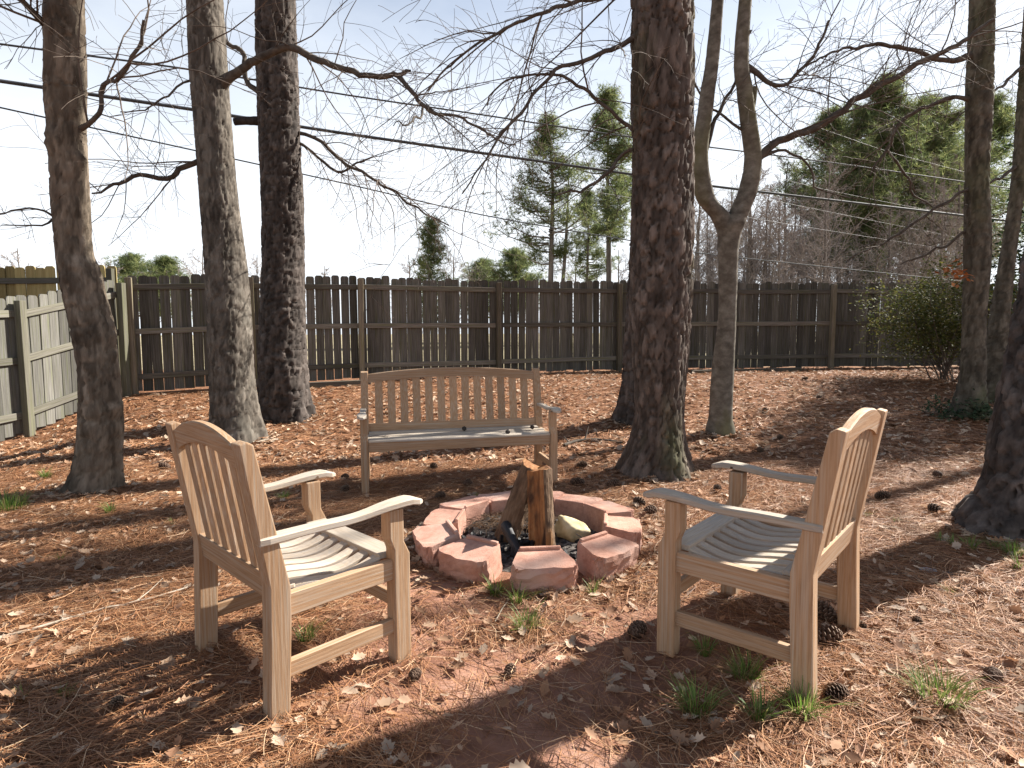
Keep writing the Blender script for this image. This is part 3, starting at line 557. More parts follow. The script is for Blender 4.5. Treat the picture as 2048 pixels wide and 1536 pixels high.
# ------------------------------------------------------------------ leafy plants
def leaf_cloud(centres, n, rnd, size, cols, flat=.6):
    V = []; Fc = []; cc = []
    for i in range(n):
        c, sg = centres[rnd.randrange(len(centres))]; p = np.array(c)+np.array([rnd.gauss(0, sg), rnd.gauss(0, sg), rnd.gauss(0, sg*.8)])
        d = np.array([rnd.gauss(0, 1), rnd.gauss(0, 1), rnd.gauss(0, .5)]); d /= np.linalg.norm(d); w = np.cross(d, (rnd.gauss(0, flat), rnd.gauss(0, flat), 1)); w /= np.linalg.norm(w)+1e-9
        l = size*rnd.uniform(.6, 1.2); k = len(V); V += [p, p+d*l*.5+w*l*.22, p+d*l, p+d*l*.5-w*l*.22]; Fc.append((k, k+1, k+2, k+3)); b = cols[rnd.randrange(len(cols))]; f = rnd.uniform(.75, 1.25); cc += [(b[0]*f, b[1]*f, b[2]*f)]*4
    return np_mesh('leaves', np.array(V), [np.array(Fc)], np.array(cc))
def shrub(name, label, loc, h, rad, n, size, cols, seed, cat='shrub', stems=9, low=.25):
    rnd = random.Random(seed); root = empty(name, loc, 0, label, cat); tw = Twigs(); cen = []; tips = []
    for i in range(stems):
        a = rnd.uniform(0, 6.28); tw.grow((rnd.gauss(0, .08), rnd.gauss(0, .08), -.05), (math.cos(a)*.45*rad/h*1.6, math.sin(a)*.45*rad/h*1.6, 1), h*rnd.uniform(.7, 1.0), .013, 2, rnd, -.01, 5, .16, .7, tips=tips)
    cen = [(p, .09*rad+.03) for p, d in tips if p[2] > h*low]
    tag(link('stems', tw.mesh('stems'), M['twig'], root, True), kind='stuff')
    link('foliage', leaf_cloud(cen, n, rnd, size, cols), M['leaf_green'], root); return root
p = at(1888, 762)
shrub('green_shrub', 'loose yellow-green evergreen shrub growing against the dark fence', (p.x, p.y, tz(p.x, p.y)), 1.95, 1.2, 15000, .06, ((.07, .085, .022), (.115, .12, .032), (.05, .065, .02), (.16, .15, .04)), 4, stems=14)
p = at(1905, 838)
rnd = random.Random(9)
iv = empty('ivy_patch', (p.x, p.y, tz(p.x, p.y)), 0, 'dark green ivy creeping round the foot of the upright grey trunk', 'ivy')
link('foliage', leaf_cloud([((rnd.uniform(-.25, .35), rnd.uniform(-.2, .25), rnd.uniform(.02, .18)), .08) for _ in range(16)], 700, rnd, .06, ((.03, .05, .025), (.05, .075, .035), (.08, .11, .06))), M['leaf_green'], iv)
vine = Twigs(); [vine.grow((rnd.uniform(-.2, .3), rnd.uniform(-.15, .2), .0), (rnd.gauss(0, 1), rnd.gauss(0, 1), .4), .5, .005, 1, rnd) for _ in range(8)]
link('vine', vine.mesh('vine'), M['twig'], iv, True)
p = atY(1916, 548, TREES['T6']['Y']-.35)
dl = empty('oak_sprig', (p.x, p.y, p.z), 0, 'small sprig of dead orange oak leaves against the upright grey trunk', 'leaves')
link('leaves', leaf_cloud([((rnd.uniform(-.12, .12), 0, rnd.uniform(-.12, .12)), .05) for _ in range(6)], 60, rnd, .09, ((.38, .13, .04), (.30, .10, .03), (.46, .2, .08))), M['dry_leaf'], dl)
vs = Twigs(); vs.grow((.28, .3, .12), (-1, -.7, -.25), .6, .005, 1, rnd); link('stem', vs.mesh('stem'), M['twig'], dl, True)
def evergreen(label, loc, h, rad, n, seed, cols, size=.11, z0=.1):
    rnd = random.Random(seed); root = empty('evergreen_tree', loc, 0, label, 'tree')
    T = Tubes(); T.add([(0, 0, -.2), (0, 0, h*.5), (0, 0, h)], [.16, .1, .02], 10); link('trunk', T.mesh('trunk'), M['bark_grey'], root, True)
    cen = []
    for i in range(int(120)):
        z = h*(z0+(1-z0)*rnd.random()); rr = rad*(1.05-(z/h)**1.6)*rnd.uniform(.35, 1); a = rnd.uniform(0, 6.28); cen.append(((math.cos(a)*rr, math.sin(a)*rr, z), .26))
    link('crown', leaf_cloud(cen, n, rnd, size, cols), M['leaf_green'], root); return root
DARKG = ((.02, .04, .018), (.035, .06, .025), (.055, .08, .035))
evergreen('dense dark evergreen tree beyond the leaning slender trunk', (9.9, 10.4, tz(9.9, 10.4)), 6.0, 1.7, 9000, 3, DARKG)
evergreen('dense dark evergreen tree beside the board fence past the shrub', (11.4, 12.2, tz(11.4, 12.2)), 6.8, 1.9, 8000, 6, DARKG)

# ------------------------------------------------------------------ trees beyond the fence
def far_pine(seed, h, crown0, rad, trunk_r, tufts, double=False, dense=1.0):
    rnd = random.Random(seed); T = Tubes(); V = []; Fc = []; cc = []; lim = Tubes()
    T.add([(0, 0, -.5), (rnd.gauss(0, .1), 0, h*.3), (rnd.gauss(0, .2), 0, h*.7), (0, 0, h*.98)], [trunk_r, trunk_r*.85, trunk_r*.5, .03], 8)
    if double: T.add([(.1, 0, .8), (.9, .2, h*.15), (1.3, .2, h*.45), (1.5, 0, h*.8)], [trunk_r*.8, trunk_r*.7, trunk_r*.5, .03], 7)
    nb = int(34*dense)
    for i in range(nb):
        f = crown0+(1-crown0)*(i+rnd.random())/nb; z = h*f; g_ = (f-crown0)/(1-crown0); l = rad*(1.08-g_**1.4)*rnd.uniform(.45, 1.15)*(.5+.5*min(1, g_*5)); a = rnd.uniform(0, 6.28)
        e = np.array([math.cos(a)*l, math.sin(a)*l, l*rnd.uniform(.05, .5)]); P = [np.array([0, 0, z])+e*q_+np.array([0, 0, -.12*l*math.sin(q_*3)]) for q_ in (0, .4, .75, 1)]
        lim.add(P, [.07, .05, .03, .012], 4)
        for k in range(3):
            q_ = rnd.uniform(.4, .95); b = P[0]+e*q_; s2 = b+np.array([rnd.gauss(0, .6), rnd.gauss(0, .6), rnd.gauss(.1, .4)])*l*.5; lim.add([b, s2], [.025, .01], 3)
            for j in range(int(tufts/nb/4.0)): tuft(V, Fc, cc, b+(s2-b)*rnd.uniform(.1, 1.3)+np.array([rnd.gauss(0, .3), rnd.gauss(0, .3), rnd.gauss(0, .2)]), .46, rnd, 8, .036)
        for j in range(int(tufts/nb/4.0)): tuft(V, Fc, cc, P[0]+e*rnd.uniform(.3, 1.12)+np.array([rnd.gauss(0, .34), rnd.gauss(0, .34), rnd.gauss(0, .2)]), .46, rnd, 8, .036)
    return dict(trunk=(T.mesh('trunk'), M['far_trunk'], 1), limbs=(lim.mesh('limbs'), M['far_trunk'], 1), crown=(np_mesh('crown', np.array(V), [np.array(Fc)], np.array(cc)), M['needle_leaf'], 0)), h
def far_bare(seed, h, spread, trunk_r, lvl=3, kids=7, straight=True, rmin=.009):
    rnd = random.Random(seed); T = Tubes(); tw = Twigs()
    P = [np.array([0, 0, -.4])]
    for k in range(8): P.append(P[-1]+np.array([rnd.gauss(0, .04*h/8), rnd.gauss(0, .04*h/8), h*.92/8]))
    T.add(P, np.linspace(trunk_r, .02, 9), 7)
    n = 16 if straight else 13
    for i in range(n):
        f = (.32 if straight else .12)+(.66 if straight else .8)*i/n; b = P[int(f*8)]+(P[min(8, int(f*8)+1)]-P[int(f*8)])*(f*8 % 1); a = rnd.uniform(0, 6.28)
        tw.grow(b, (math.cos(a)*spread, math.sin(a)*spread, 1.0), h*(.36 if straight else .5)*(1.15-f)*rnd.uniform(.7, 1.1), trunk_r*.32*(1.1-f), lvl-1, rnd, -.01, kids, .16, .62, rmin)
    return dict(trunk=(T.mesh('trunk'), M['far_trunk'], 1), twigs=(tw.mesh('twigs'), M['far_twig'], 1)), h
def put_tree(src, name, label, u, Y, top_px, group, rz=None, base_z=.3, sx=1.0, cat='tree'):
    parts, h = src; p = atY(u, top_px, Y); H = p.z-base_z; s = H/h
    root = empty(name, (p.x, Y, base_z), random.uniform(0, 6.28) if rz is None else rz, label, cat, group); root.scale = (s*sx, s*sx, s)
    for nm, (me, m, sm) in parts.items():
        o = link(nm, me, m, root, bool(sm))
        if nm in ('limbs', 'twigs', 'crown'): tag(o, kind='stuff')
    return root
PA = far_pine(1, 16, .36, 4.0, .24, 3000, True, dense=1.3); PB = far_pine(2, 17, .42, 3.3, .23, 3400, dense=1.3); PC = far_pine(3, 18, .40, 6.0, .30, 9500, dense=2.4); PD = far_pine(5, 8, .15, 1.7, .10, 1300, dense=1.1); PE = far_pine(8, 17, .34, 5.2, .27, 6000, dense=1.8)
PF = far_pine(11, 9, .3, 5.2, .22, 4200, dense=1.5)
BA = far_bare(1, 13, .55, .15); BB = far_bare(2, 12, .65, .13); BC = far_bare(3, 14, .5, .18); BD = far_bare(6, 7, .9, .10, 3, 7, False); BE = far_bare(7, 6, 1.1, .08, 3, 7, False)
put_tree(PA, 'pine_tree', 'tall open double-trunked pine beyond the fence above the bench end', 1098, 38, 238, 'pines beyond the fence', 0.2)
put_tree(PB, 'pine_tree', 'tall narrow pine beyond the fence next to the double-trunked pine', 1218, 42, 186, 'pines beyond the fence', 1)
put_tree(PB, 'pine_tree', 'small thin pine between the two tall open pines beyond the fence', 1176, 44, 385, 'pines beyond the fence', 2)
put_tree(PD, 'pine_tree', 'young pointed pine rising just above the dark fence', 862, 36, 440, 'pines beyond the fence', 0)
FP = ('broadest full-crowned green pine in the wood, its top the highest of them', 'full-crowned green pine in the wood, next to the forked tree limb', 'full-crowned green pine in the wood, partly behind the ivy-footed trunk')
for k, (u, Y, tp) in enumerate(((1765, 38, 165), (1668, 42, 225), (1868, 40, 205))):
    put_tree(PC if k != 1 else PE, 'pine_tree', FP[k], u, Y, tp, 'full pines in the wood', k*1.7)
put_tree(PE, 'pine_tree', 'lower full green pine filling the gap below the broadest pine', 1722, 35, 292, 'full pines in the wood', 4.0)
put_tree(PC, 'pine_tree', 'full green pine close behind the broadest pine, its crown a little lower', 1822, 46, 238, 'full pines in the wood', 5.2)
put_tree(PE, 'pine_tree', 'full-crowned green pine showing between the leaning slender trunk and the massive pine', 1985, 46, 200, 'full pines in the wood', 2.2)
for u, tp, Y in ((262, 515, 66), (330, 520, 60)): put_tree(PF, 'pine_tree', 'distant rounded low pine clump above the fence corner', u, Y, tp, 'distant rounded pines', u)
for u, tp, Y in ((1030, 505, 52), (965, 525, 56)): put_tree(PF, 'pine_tree', 'distant rounded low pine showing above the fence behind the bench', u, Y, tp, 'distant rounded pines', u)
rb = random.Random(77)
for u, tp, Y in ((35, 462, 45), (-30, 480, 48), (215, 492, 55), (300, 505, 60), (400, 470, 50), (512, 480, 52), (648, 505, 60), (560, 515, 64), (820, 480, 44), (905, 468, 46), (940, 500, 52), (1060, 520, 54)):
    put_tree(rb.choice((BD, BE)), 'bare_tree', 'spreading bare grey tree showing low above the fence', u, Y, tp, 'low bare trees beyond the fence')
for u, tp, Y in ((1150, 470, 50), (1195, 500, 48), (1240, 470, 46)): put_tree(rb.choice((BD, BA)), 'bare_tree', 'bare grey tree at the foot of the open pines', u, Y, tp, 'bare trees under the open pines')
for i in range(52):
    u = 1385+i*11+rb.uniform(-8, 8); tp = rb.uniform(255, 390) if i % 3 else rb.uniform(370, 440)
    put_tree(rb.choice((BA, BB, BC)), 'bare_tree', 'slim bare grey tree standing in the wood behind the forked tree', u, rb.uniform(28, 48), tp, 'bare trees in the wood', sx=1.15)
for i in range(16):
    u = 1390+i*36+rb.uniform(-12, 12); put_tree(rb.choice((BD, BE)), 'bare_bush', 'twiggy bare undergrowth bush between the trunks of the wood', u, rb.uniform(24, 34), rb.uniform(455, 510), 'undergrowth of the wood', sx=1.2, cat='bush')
# trees outside the frame to the right, whose trunks and twigs shade the yard
BS = far_bare(21, 11, .75, .15, 2, 6, True, .004)
def shade(src, x, y, s, rz, name, label):
    parts, h = src; root = empty(name, (x, y, tz(x, y)), rz, label, 'tree'); root.scale = (s, s, s)
    for nm, (me, m, sm) in parts.items():
        o = link(nm, me, m, root, bool(sm))
        if nm in ('limbs', 'twigs', 'crown'): tag(o, kind='stuff')
shade(BS, 10.8, 9.0, 1.1, 2.0, 'bare_tree', 'bare hardwood standing past the ivy-footed trunk')
shade(PD, 8.6, 8.9, .62, 2.9, 'pine_tree', 'young bushy pine standing past the ivy-footed trunk')

# ------------------------------------------------------------------ overhead lines
def cable(name, label, pts, r, mat, Ya, Yb, group=None):
    n = len(pts); W = [atY(u, v, Ya+(Yb-Ya)*(u-pts[0][0])/(pts[-1][0]-pts[0][0])) for u, v in pts]
    a, b = W[0], W[-1]; P = [a+(a-W[1]).normalized()*9]+W+[b+(b-W[-2]).normalized()*12]
    C = smooth_path([tuple(p) for p in P], .8); T = Tubes(); T.add(C, np.full(len(C), r), 6)
    return tag(link(name, T.mesh(name), mat, None, True), label, 'cable', group)
cable('overhead_cable', 'thick black overhead cable hanging between two thinner dark lines', [(0, 162), (385, 219), (690, 267), (1260, 348), (1415, 371), (1925, 431)], .034, M['cable'], 11, 19, 'overhead lines')
cable('overhead_cable', 'topmost thin dark overhead line, passing high behind the trunks', [(30, 92), (380, 139), (700, 191), (960, 229), (1260, 274), (1481, 302), (1690, 329), (1925, 363)], .019, M['cable'], 11.5, 20, 'overhead lines')
cable('overhead_cable', 'thin dark overhead line below the thick cable', [(0, 215), (390, 301), (690, 367), (970, 431), (1260, 481), (1400, 506), (1880, 558)], .0145, M['cable'], 11, 19, 'overhead lines')
for k, pts in enumerate(([(1642, 257), (1780, 304), (1925, 343)], [(1526, 346), (1620, 372), (1792, 408), (1925, 432)], [(1512, 394), (1640, 420), (1785, 449)], [(1498, 435), (1600, 452), (1751, 476)])):
    cable('overhead_wire', 'fine pale service wire crossing in front of the wood', pts, .006, M['wire'], 22, 27, 'fine wires before the wood')

# ------------------------------------------------------------------ teak seats
LEG_D, SEAT_Z, ARM_Z, BACK_Z = .467, .407, .598, .890
def yb(z): return -LEG_D+.012-max(0, z-.36)*.165          # rake of the back
def make_seat(name, label, cat, loc, rz, W, nback, bench=False):
    root = empty(name, loc, rz, label, cat)
    hw = W/2
    for s in (-1, 1):
        x0, x1 = s*hw-.029, s*hw+.029
        ft = yb(.36)
        prof = [(ft-.036-.012, 0), (ft+.030-.012, 0), (ft+.034, .34), (ft+.034, .42), (yb(BACK_Z)+.024, BACK_Z-.012), (yb(BACK_Z)+.004, BACK_Z), (yb(BACK_Z)-.022, BACK_Z-.006), (ft-.034, .43), (ft-.036, .34)]
        link('back_leg', bm_mesh('back_leg', prism(prof, 'X', x0, x1, .005, 2)), TZ_, root)
        prof = [(-.034, 0), (.034, 0), (.034, .405), (.010, .455), (.010, ARM_Z-.022), (-.052, ARM_Z-.022), (-.052, .475), (-.034, .43)]
        link('front_leg', bm_mesh('front_leg', prism(prof, 'X', x0+.002, x1-.002, .005, 2)), TZ_, root)
        # arm: lofted board, wide and rounded in front
        rings = []; ya, yz_ = -LEG_D-.045, .098; n = 22
        for i in range(n+1):
            t = i/n; y = ya+(yz_-ya)*t
            w = .027+.009*S((t-.55)/.3)-.004*math.sin(t*3.1)
            if t > .93: w *= math.sqrt(max(.03, 1-((t-.93)/.07)**2*.86))
            if t < .04: w *= .8+.2*t/.04
            zc = ARM_Z-.012+.012*math.sin((t-.62)*6.2)*S((t-.25)/.5)-.012*S((t-.9)/.1)-.006*(1-t)
            th = .0125*(1-.35*S((t-.95)/.05)); xc = s*(hw+.012)
            rings.append([(xc-w, y, zc-th+.004), (xc-w+.004, y, zc-th), (xc+w-.004, y, zc-th), (xc+w, y, zc-th+.004), (xc+w, y, zc+th-.005), (xc+w-.006, y, zc+th), (xc-w+.006, y, zc+th), (xc-w, y, zc+th-.005)])
        arm = link('armrest', bm_mesh('armrest', loft(rings)), SY_, root)
        pm = bmesh.new(); bmesh.ops.create_cone(pm, cap_ends=True, segments=12, radius1=.0055, radius2=.0055, depth=.004, matrix=Matrix.Translation((s*(hw+.012)-s*.0335, .0, ARM_Z-.006)) @ Matrix.Rotation(math.pi/2, 4, 'Y'))
        link('screw_plug', bm_mesh('screw_plug', pm), M['log_bark'], arm)
        link('side_rail', bm_mesh('side_rail', prism(rect(s*hw-.015, s*hw+.015, .318, .392), 'Y', -LEG_D+.03, -.03, .003, 1)), TY, root)
        link('side_stretcher', bm_mesh('side_stretcher', prism(rect(s*hw-.013, s*hw+.013, .118, .172), 'Y', -LEG_D+.02, -.03, .003, 1)), TY, root)
    a, b = -hw+.026, hw-.026
    link('front_rail', bm_mesh('front_rail', prism(rect(-.014, .016, .318, .392), 'X', a, b, .003, 1)), TX, root)
    if not bench: link('front_stretcher', bm_mesh('front_stretcher', prism(rect(-.013, .013, .20, .25), 'X', a, b, .003, 1)), TX, root)
    zr = .425; link('lower_back_rail', bm_mesh('lower_back_rail', prism([(yb(.385)-.014, .375), (yb(.385)+.014, .375), (yb(.465)+.014, .465), (yb(.465)-.014, .465)], 'X', a, b, .003, 1)), TX, root)
    # arched top rail
    arch = .045 if bench else .055; z_end = .792; hgt = .072
    rings = []; n = 24
    for i in range(n+1):
        t = i/n; x = a+(b-a)*t; e = arch*(1-(2*t-1)**2); z0, z1 = z_end+e*.96, z_end+hgt+e
        rings.append([(x, yb(z0)-.015, z0), (x, yb(z0)+.015, z0), (x, yb(z1)+.015, z1-.005), (x, yb(z1)+.010, z1), (x, yb(z1)-.010, z1), (x, yb(z1)-.015, z1-.005)])
    link('top_rail', bm_mesh('top_rail', loft(rings)), TX, root)
    sw = .0315 if bench else .024
    for i in range(nback):
        x = a+(b-a)*(i+1)/(nback+1) if not bench else a+(b-a)*(i+.85)/(nback+.7); e = arch*(1-(2*(x-a)/(b-a)-1)**2); zt = z_end+e+.012
        link('back_slat', bm_mesh('back_slat', prism([(yb(.45)-.007, .45), (yb(.45)+.007, .45), (yb(zt)+.007, zt), (yb(zt)-.007, zt)], 'X', x-sw, x+sw, .003, 1)), TZ_, root)
    if bench:
        for i in range(5):
            y = .022-.092*i; z = SEAT_Z-.016*math.sin(min(1, i/4)*math.pi)
            link('seat_slat', bm_mesh('seat_slat', prism(rect(y-.078, y, z-.018, z), 'X', a-(.03 if 0 < i < 4 else -.004), b+(.03 if 0 < i < 4 else -.004), .004, 1)), SX_, root)
        link('seat_support', bm_mesh('seat_support', prism(rect(-.014, .014, .31, .378), 'Y', -LEG_D+.04, -.01, .003, 1)), TY, root)
    else:
        link('seat_front_board', bm_mesh('seat_front_board', prism(rect(-.062, .026, SEAT_Z-.018, SEAT_Z+.003), 'X', a+.001, b-.001, .004, 2)), SX_, root)
        link('seat_rear_board', bm_mesh('seat_rear_board', prism(rect(-LEG_D+.035, -LEG_D+.085, SEAT_Z-.02, SEAT_Z-.002), 'X', a-.004, b+.004, .004, 1)), SX_, root)
        ns = 8; y0, y1 = -LEG_D+.078, -.060
        for i in range(ns):
            x = (a-.012)+(b-a+.024)*(i+.5)/ns; w = .0235; rings = []
            for k in range(15):
                t = k/14; y = y0+(y1-y0)*t; z = SEAT_Z-.004-.030*math.sin(t*math.pi)**1.3+.007*math.sin(t*math.pi*2-.4)
                zl = SEAT_Z-.024-.012*math.sin(t*math.pi) if i in (0, ns-1) else z-.016
                rings.append([(x-w, y, min(zl, z-.012)), (x+w, y, min(zl, z-.012)), (x+w, y, z-.004), (x+w-.004, y, z), (x-w+.004, y, z), (x-w, y, z-.004)])
            link('seat_slat', bm_mesh('seat_slat', loft(rings)), SY_, root)
    return root
def seat_z(x, y, a, W):
    c, s = math.cos(a), math.sin(a); return sum(tz(x+c*lx-s*ly, y+s*lx+c*ly) for lx in (-W/2, W/2) for ly in (0, -LEG_D))/4-.006
CHL = (-.634, 2.369, -.769); CHR = (.766, 2.383, .859); BEN = (-.386, 4.616, 3.358)
make_seat('teak_armchair', 'weathered teak armchair facing the fire ring, beside the long pale stick', 'chair', (CHL[0], CHL[1], seat_z(*CHL, .598)), CHL[2], .598, 6)['group'] = 'teak armchairs by the fire ring'
make_seat('teak_armchair', 'weathered teak armchair with pine cones under it, beside the massive pine', 'chair', (CHR[0], CHR[1], seat_z(*CHR, .598)), CHR[2], .598, 6)['group'] = 'teak armchairs by the fire ring'
BZ = seat_z(*BEN, 1.455)
make_seat('teak_bench', 'long teak garden bench with arched slatted back behind the fire ring', 'bench', (BEN[0], BEN[1], BZ), BEN[2], 1.455, 13, True)
def bench_pt(lx, ly, z):
    c, s = math.cos(BEN[2]), math.sin(BEN[2]); return Vector((BEN[0]+c*lx-s*ly, BEN[1]+s*lx+c*ly, BZ+z))
def ball_mesh(r, seed):
    rnd = random.Random(seed); bm = bmesh.new(); bmesh.ops.create_icosphere(bm, subdivisions=3, radius=r)
    for v in bm.verts: v.co *= 1+(.22 if rnd.random() < .3 else 0)+rnd.uniform(-.05, .05)
    return bm_mesh('gum_ball', bm)
GB = ball_mesh(.0165, 1)
for lx, ly, lb in ((-.06, -.30, 'dark spiky seed ball on the bench seat, the one closest to its back slats'), (-.37, -.05, 'dark spiky seed ball on the front slat of the bench seat'), (-.62, -.25, 'dark spiky seed ball on the bench seat close to its arm')):
    p = bench_pt(lx, ly, SEAT_Z-.002+.014); o = link('seed_ball', GB, M['bark_dark']); o.location = p; tag(o, lb, 'seed ball', 'seed balls on the bench')
tw = Twigs(); rnd = random.Random(3); a0 = bench_pt(.70, -.12, SEAT_Z+.006); tw.add([(0, 0, 0), (.06, -.01, .012), (.12, -.03, .004), (.16, -.045, .006)], [.002]*4, 4); tw.add([(.12, -.03, .004), (.145, -.02, .02)], [.002, .001], 4)
o = link('twig', tw.mesh('twig'), M['twig'], None, True); o.location = a0; tag(o, 'tiny bent twig lying on the bench seat', 'twig')

# ------------------------------------------------------------------ fire ring
PC_ = (.10, 3.38)
def block_mesh(seed):
    rnd = random.Random(seed); H = .142
    plan = [(-.10, -.105), (.10, -.105), (.15, .060), (.122, .098), (-.122, .098), (-.15, .060)]
    bm = prism(plan, 'Z', 0, H, 0)
    bmesh.ops.subdivide_edges(bm, edges=[e for e in bm.edges], cuts=5, use_grid_fill=True)
    bmesh.ops.triangulate(bm, faces=[f for f in bm.faces if len(f.verts) > 4])
    for v in bm.verts:
        c = v.co; rough = .007 if c.y > .058 else .0015
        n = Vector((rnd.gauss(0, 1), rnd.gauss(0, 1), rnd.gauss(0, .6)))*rough*.55
        if c.y > .09: n.y += .010*math.sin((c.x+.12)/.24*3.1)*(1 if 0.01 < c.z < H-.01 else .2)
        v.co = c+n
    lip = prism(rect(-.098, .098, -.1045, -.084), 'Z', H-.004, H+.016, .004, 1)
    me = bpy.data.meshes.new('tmp'); lip.to_mesh(me); lip.free(); bm.from_mesh(me); bpy.data.meshes.remove(me)
    return bm_mesh('block', bm)
BM_ = [block_mesh(k) for k in range(4)]
BLK = [(-86, .57, -5, 'directly in front of the upright split log, grass at its corner'), (-124, .53, -8, 'beside the gap where the charred stick ends'), (-158, .53, -10, 'tipped outward, beside the tip of an armrest'),
       (170, .50, -2, 'set on the ring next to the outward-tipped block'), (138, .53, 0, 'behind the heap of burnt pine straw, towards the bench'), (109, .53, 2, 'half hidden by burnt pine straw behind the leaning log'),
       (81, .53, 0, 'hidden behind the two logs, towards the bench'), (54, .53, 1, 'behind the pale rock, towards the plated pine'), (26, .53, 0, 'beside the pale rock, pointing at the plated pine'),
       (-11, .50, -6, 'beside small green weeds, pointing at the chair with cones under it'), (-48, .54, -7, 'crossed by thin black twigs')]
rnd = random.Random(12)
for k, (a, r, tilt, lb) in enumerate(BLK):
    a_ = R(a); x, y = PC_[0]+math.cos(a_)*r, PC_[1]+math.sin(a_)*r; o = link('retaining_block', BM_[k % 4], M['block'])
    o.location = (x, y, tz(x, y)-.012+abs(math.sin(R(tilt)))*.03); o.rotation_euler = Euler((R(tilt), R(rnd.uniform(-2, 2)), a_-math.pi/2+R(rnd.uniform(-4, 4)))); o.scale = (1.03, 1, 1)
    tag(o, 'red concrete ring block '+lb, 'block', 'red blocks of the fire ring')
# ash bed
n, kk = 26, 48; V = []; 
for i in range(n+1):
    for j in range(kk):
        rr = .44*i/n; a = j*2*math.pi/kk; x, y = PC_[0]+math.cos(a)*rr, PC_[1]+math.sin(a)*rr
        h = .055*(1-(rr/.46)**2)+.04*(float(fbm(x*9, y*9, 5, 4))-.45)+.05*math.exp(-((x+.10)**2+(y-3.58)**2)/.02); V.append((x, y, tz(x, y)+max(h, -.02)))
o = link('ash_bed', np_mesh('ash_bed', V, [idx_grid(n+1, kk)]), M['ash'], None, True); tag(o, 'black bed of ash and burnt straw filling the fire ring', 'ash', kind='stuff')
bm = bmesh.new(); rnd = random.Random(5)
for i in range(260):
    a = rnd.uniform(0, 6.28); rr = .40*math.sqrt(rnd.random()); x, y = PC_[0]+math.cos(a)*rr, PC_[1]+math.sin(a)*rr; z = tz(x, y)+.055*(1-(rr/.46)**2)+rnd.uniform(0, .02); s = rnd.uniform(.008, .028)
    bmesh.ops.create_cube(bm, size=1, matrix=Matrix.Translation((x, y, z)) @ Euler((rnd.uniform(0, 6), rnd.uniform(0, 6), rnd.uniform(0, 6))).to_matrix().to_4x4() @ Matrix.Diagonal((s*rnd.uniform(1, 2.6), s, s*.7, 1)))
tag(link('charcoal', bm_mesh('charcoal', bm), M['char']), 'small black charcoal lumps strewn over the ash bed', 'charcoal', kind='stuff')
# split logs
def log_mesh(r, L, seed, a0, a1, taper=.9):
    """split log: bark on the round side from a0 to a1, flat split faces meeting near the axis"""
    rnd = random.Random(seed); nz_ = 26; na = 22; rings = []; ang = [a0+(a1-a0)*i/(na-1) for i in range(na)]; bm = bmesh.new(); ly = bm.faces.layers.int.new('m')
    for k in range(nz_+1):
        z = L*k/nz_; ring = []
        rr0 = r*(1-(1-taper)*k/nz_)
        for a in ang:
            rr = rr0*(1+.05*math.sin(3*a+z*5+seed)+.045*(float(vnoise(a*5+seed, z*28))-.5)*2+.03*(float(vnoise(a*14, z*60, seed))-.5)*2); ring.append((math.cos(a)*rr, math.sin(a)*rr, z))
        e0, e1 = Vector(ring[-1]), Vector(ring[0]); c = Vector((math.cos((a0+a1)/2)*-rr0*.12, math.sin((a0+a1)/2)*-rr0*.12, z)) if (a1-a0) < 4.2 else (e0+e1)/2
        for f in (.2, .4, .6, .8): q_ = e0.lerp(c, f); ring.append((q_.x+rnd.gauss(0, .0014), q_.y+rnd.gauss(0, .0014), z))
        ring.append((c.x, c.y, z))
        for f in (.2, .4, .6, .8): q_ = c.lerp(e1, f); ring.append((q_.x+rnd.gauss(0, .0014), q_.y+rnd.gauss(0, .0014), z))
        rings.append(ring)
    n = len(rings[0]); Rg = [[bm.verts.new(p) for p in r_] for r_ in rings]
    for v in Rg[-1]: v.co.z += .012*math.sin(v.co.x*40)+rnd.uniform(-.004, .004)
    for i in range(nz_):
        for k in range(n): f = bm.faces.new((Rg[i][k], Rg[i][(k+1) % n], Rg[i+1][(k+1) % n], Rg[i+1][k])); f.material_index = 0 if k < na-1 else 1
    for ring in (Rg[0], Rg[-1][::-1]): f = bm.faces.new(ring); f.material_index = 1
    me = bm_mesh('log', bm); me.materials.append(M['log_bark']); me.materials.append(M['split_wood']); return me
def bed(x, y):
    rr = math.hypot(x-PC_[0], y-PC_[1]); return tz(x, y)+.055*(1-(rr/.46)**2)
p = at(1084, 1098, .055)
o = link('split_log', log_mesh(.078, .46, 4, R(-75), R(150)), None); o.location = (p.x, p.y+.04, bed(p.x, p.y)-.035); o.rotation_euler = (R(-3), R(-1.5), R(0)); tag(o, 'upright split log with orange wood and dark bark patches in the fire ring', 'log', 'logs in the fire ring')
p2 = Vector((p.x-.19, p.y+.20, bed(p.x-.19, p.y+.2)-.02)); q2 = Vector((p.x-.035, p.y+.16, p2.z+.45))
o = link('split_log', log_mesh(.068, .46, 9, R(60), R(285)), None); o.location = p2; o.rotation_euler = (q2-p2).to_track_quat('Z', 'Y').to_euler(); tag(o, 'shorter bark-covered split log leaning against the upright log', 'log', 'logs in the fire ring')
pa = at(1012, 1062, .10); pb = at(1036, 1112, .03); d = Vector((pb.x, pb.y, bed(pb.x, pb.y)+.02))-Vector((pa.x, pa.y, bed(pa.x, pa.y)+.085))
o = link('charred_log', log_mesh(.033, d.length+.09, 14, R(60), R(230), .6), None); o.location = (pa.x, pa.y, bed(pa.x, pa.y)+.085); o.rotation_euler = d.to_track_quat('Z', 'Y').to_euler()
for s in o.data.materials[:]: pass
o.data.materials.clear(); o.data.materials.append(M['char']); o.data.materials.append(M['char']); tag(o, 'blackened charred stick sloping towards the gap between two ring blocks', 'log')
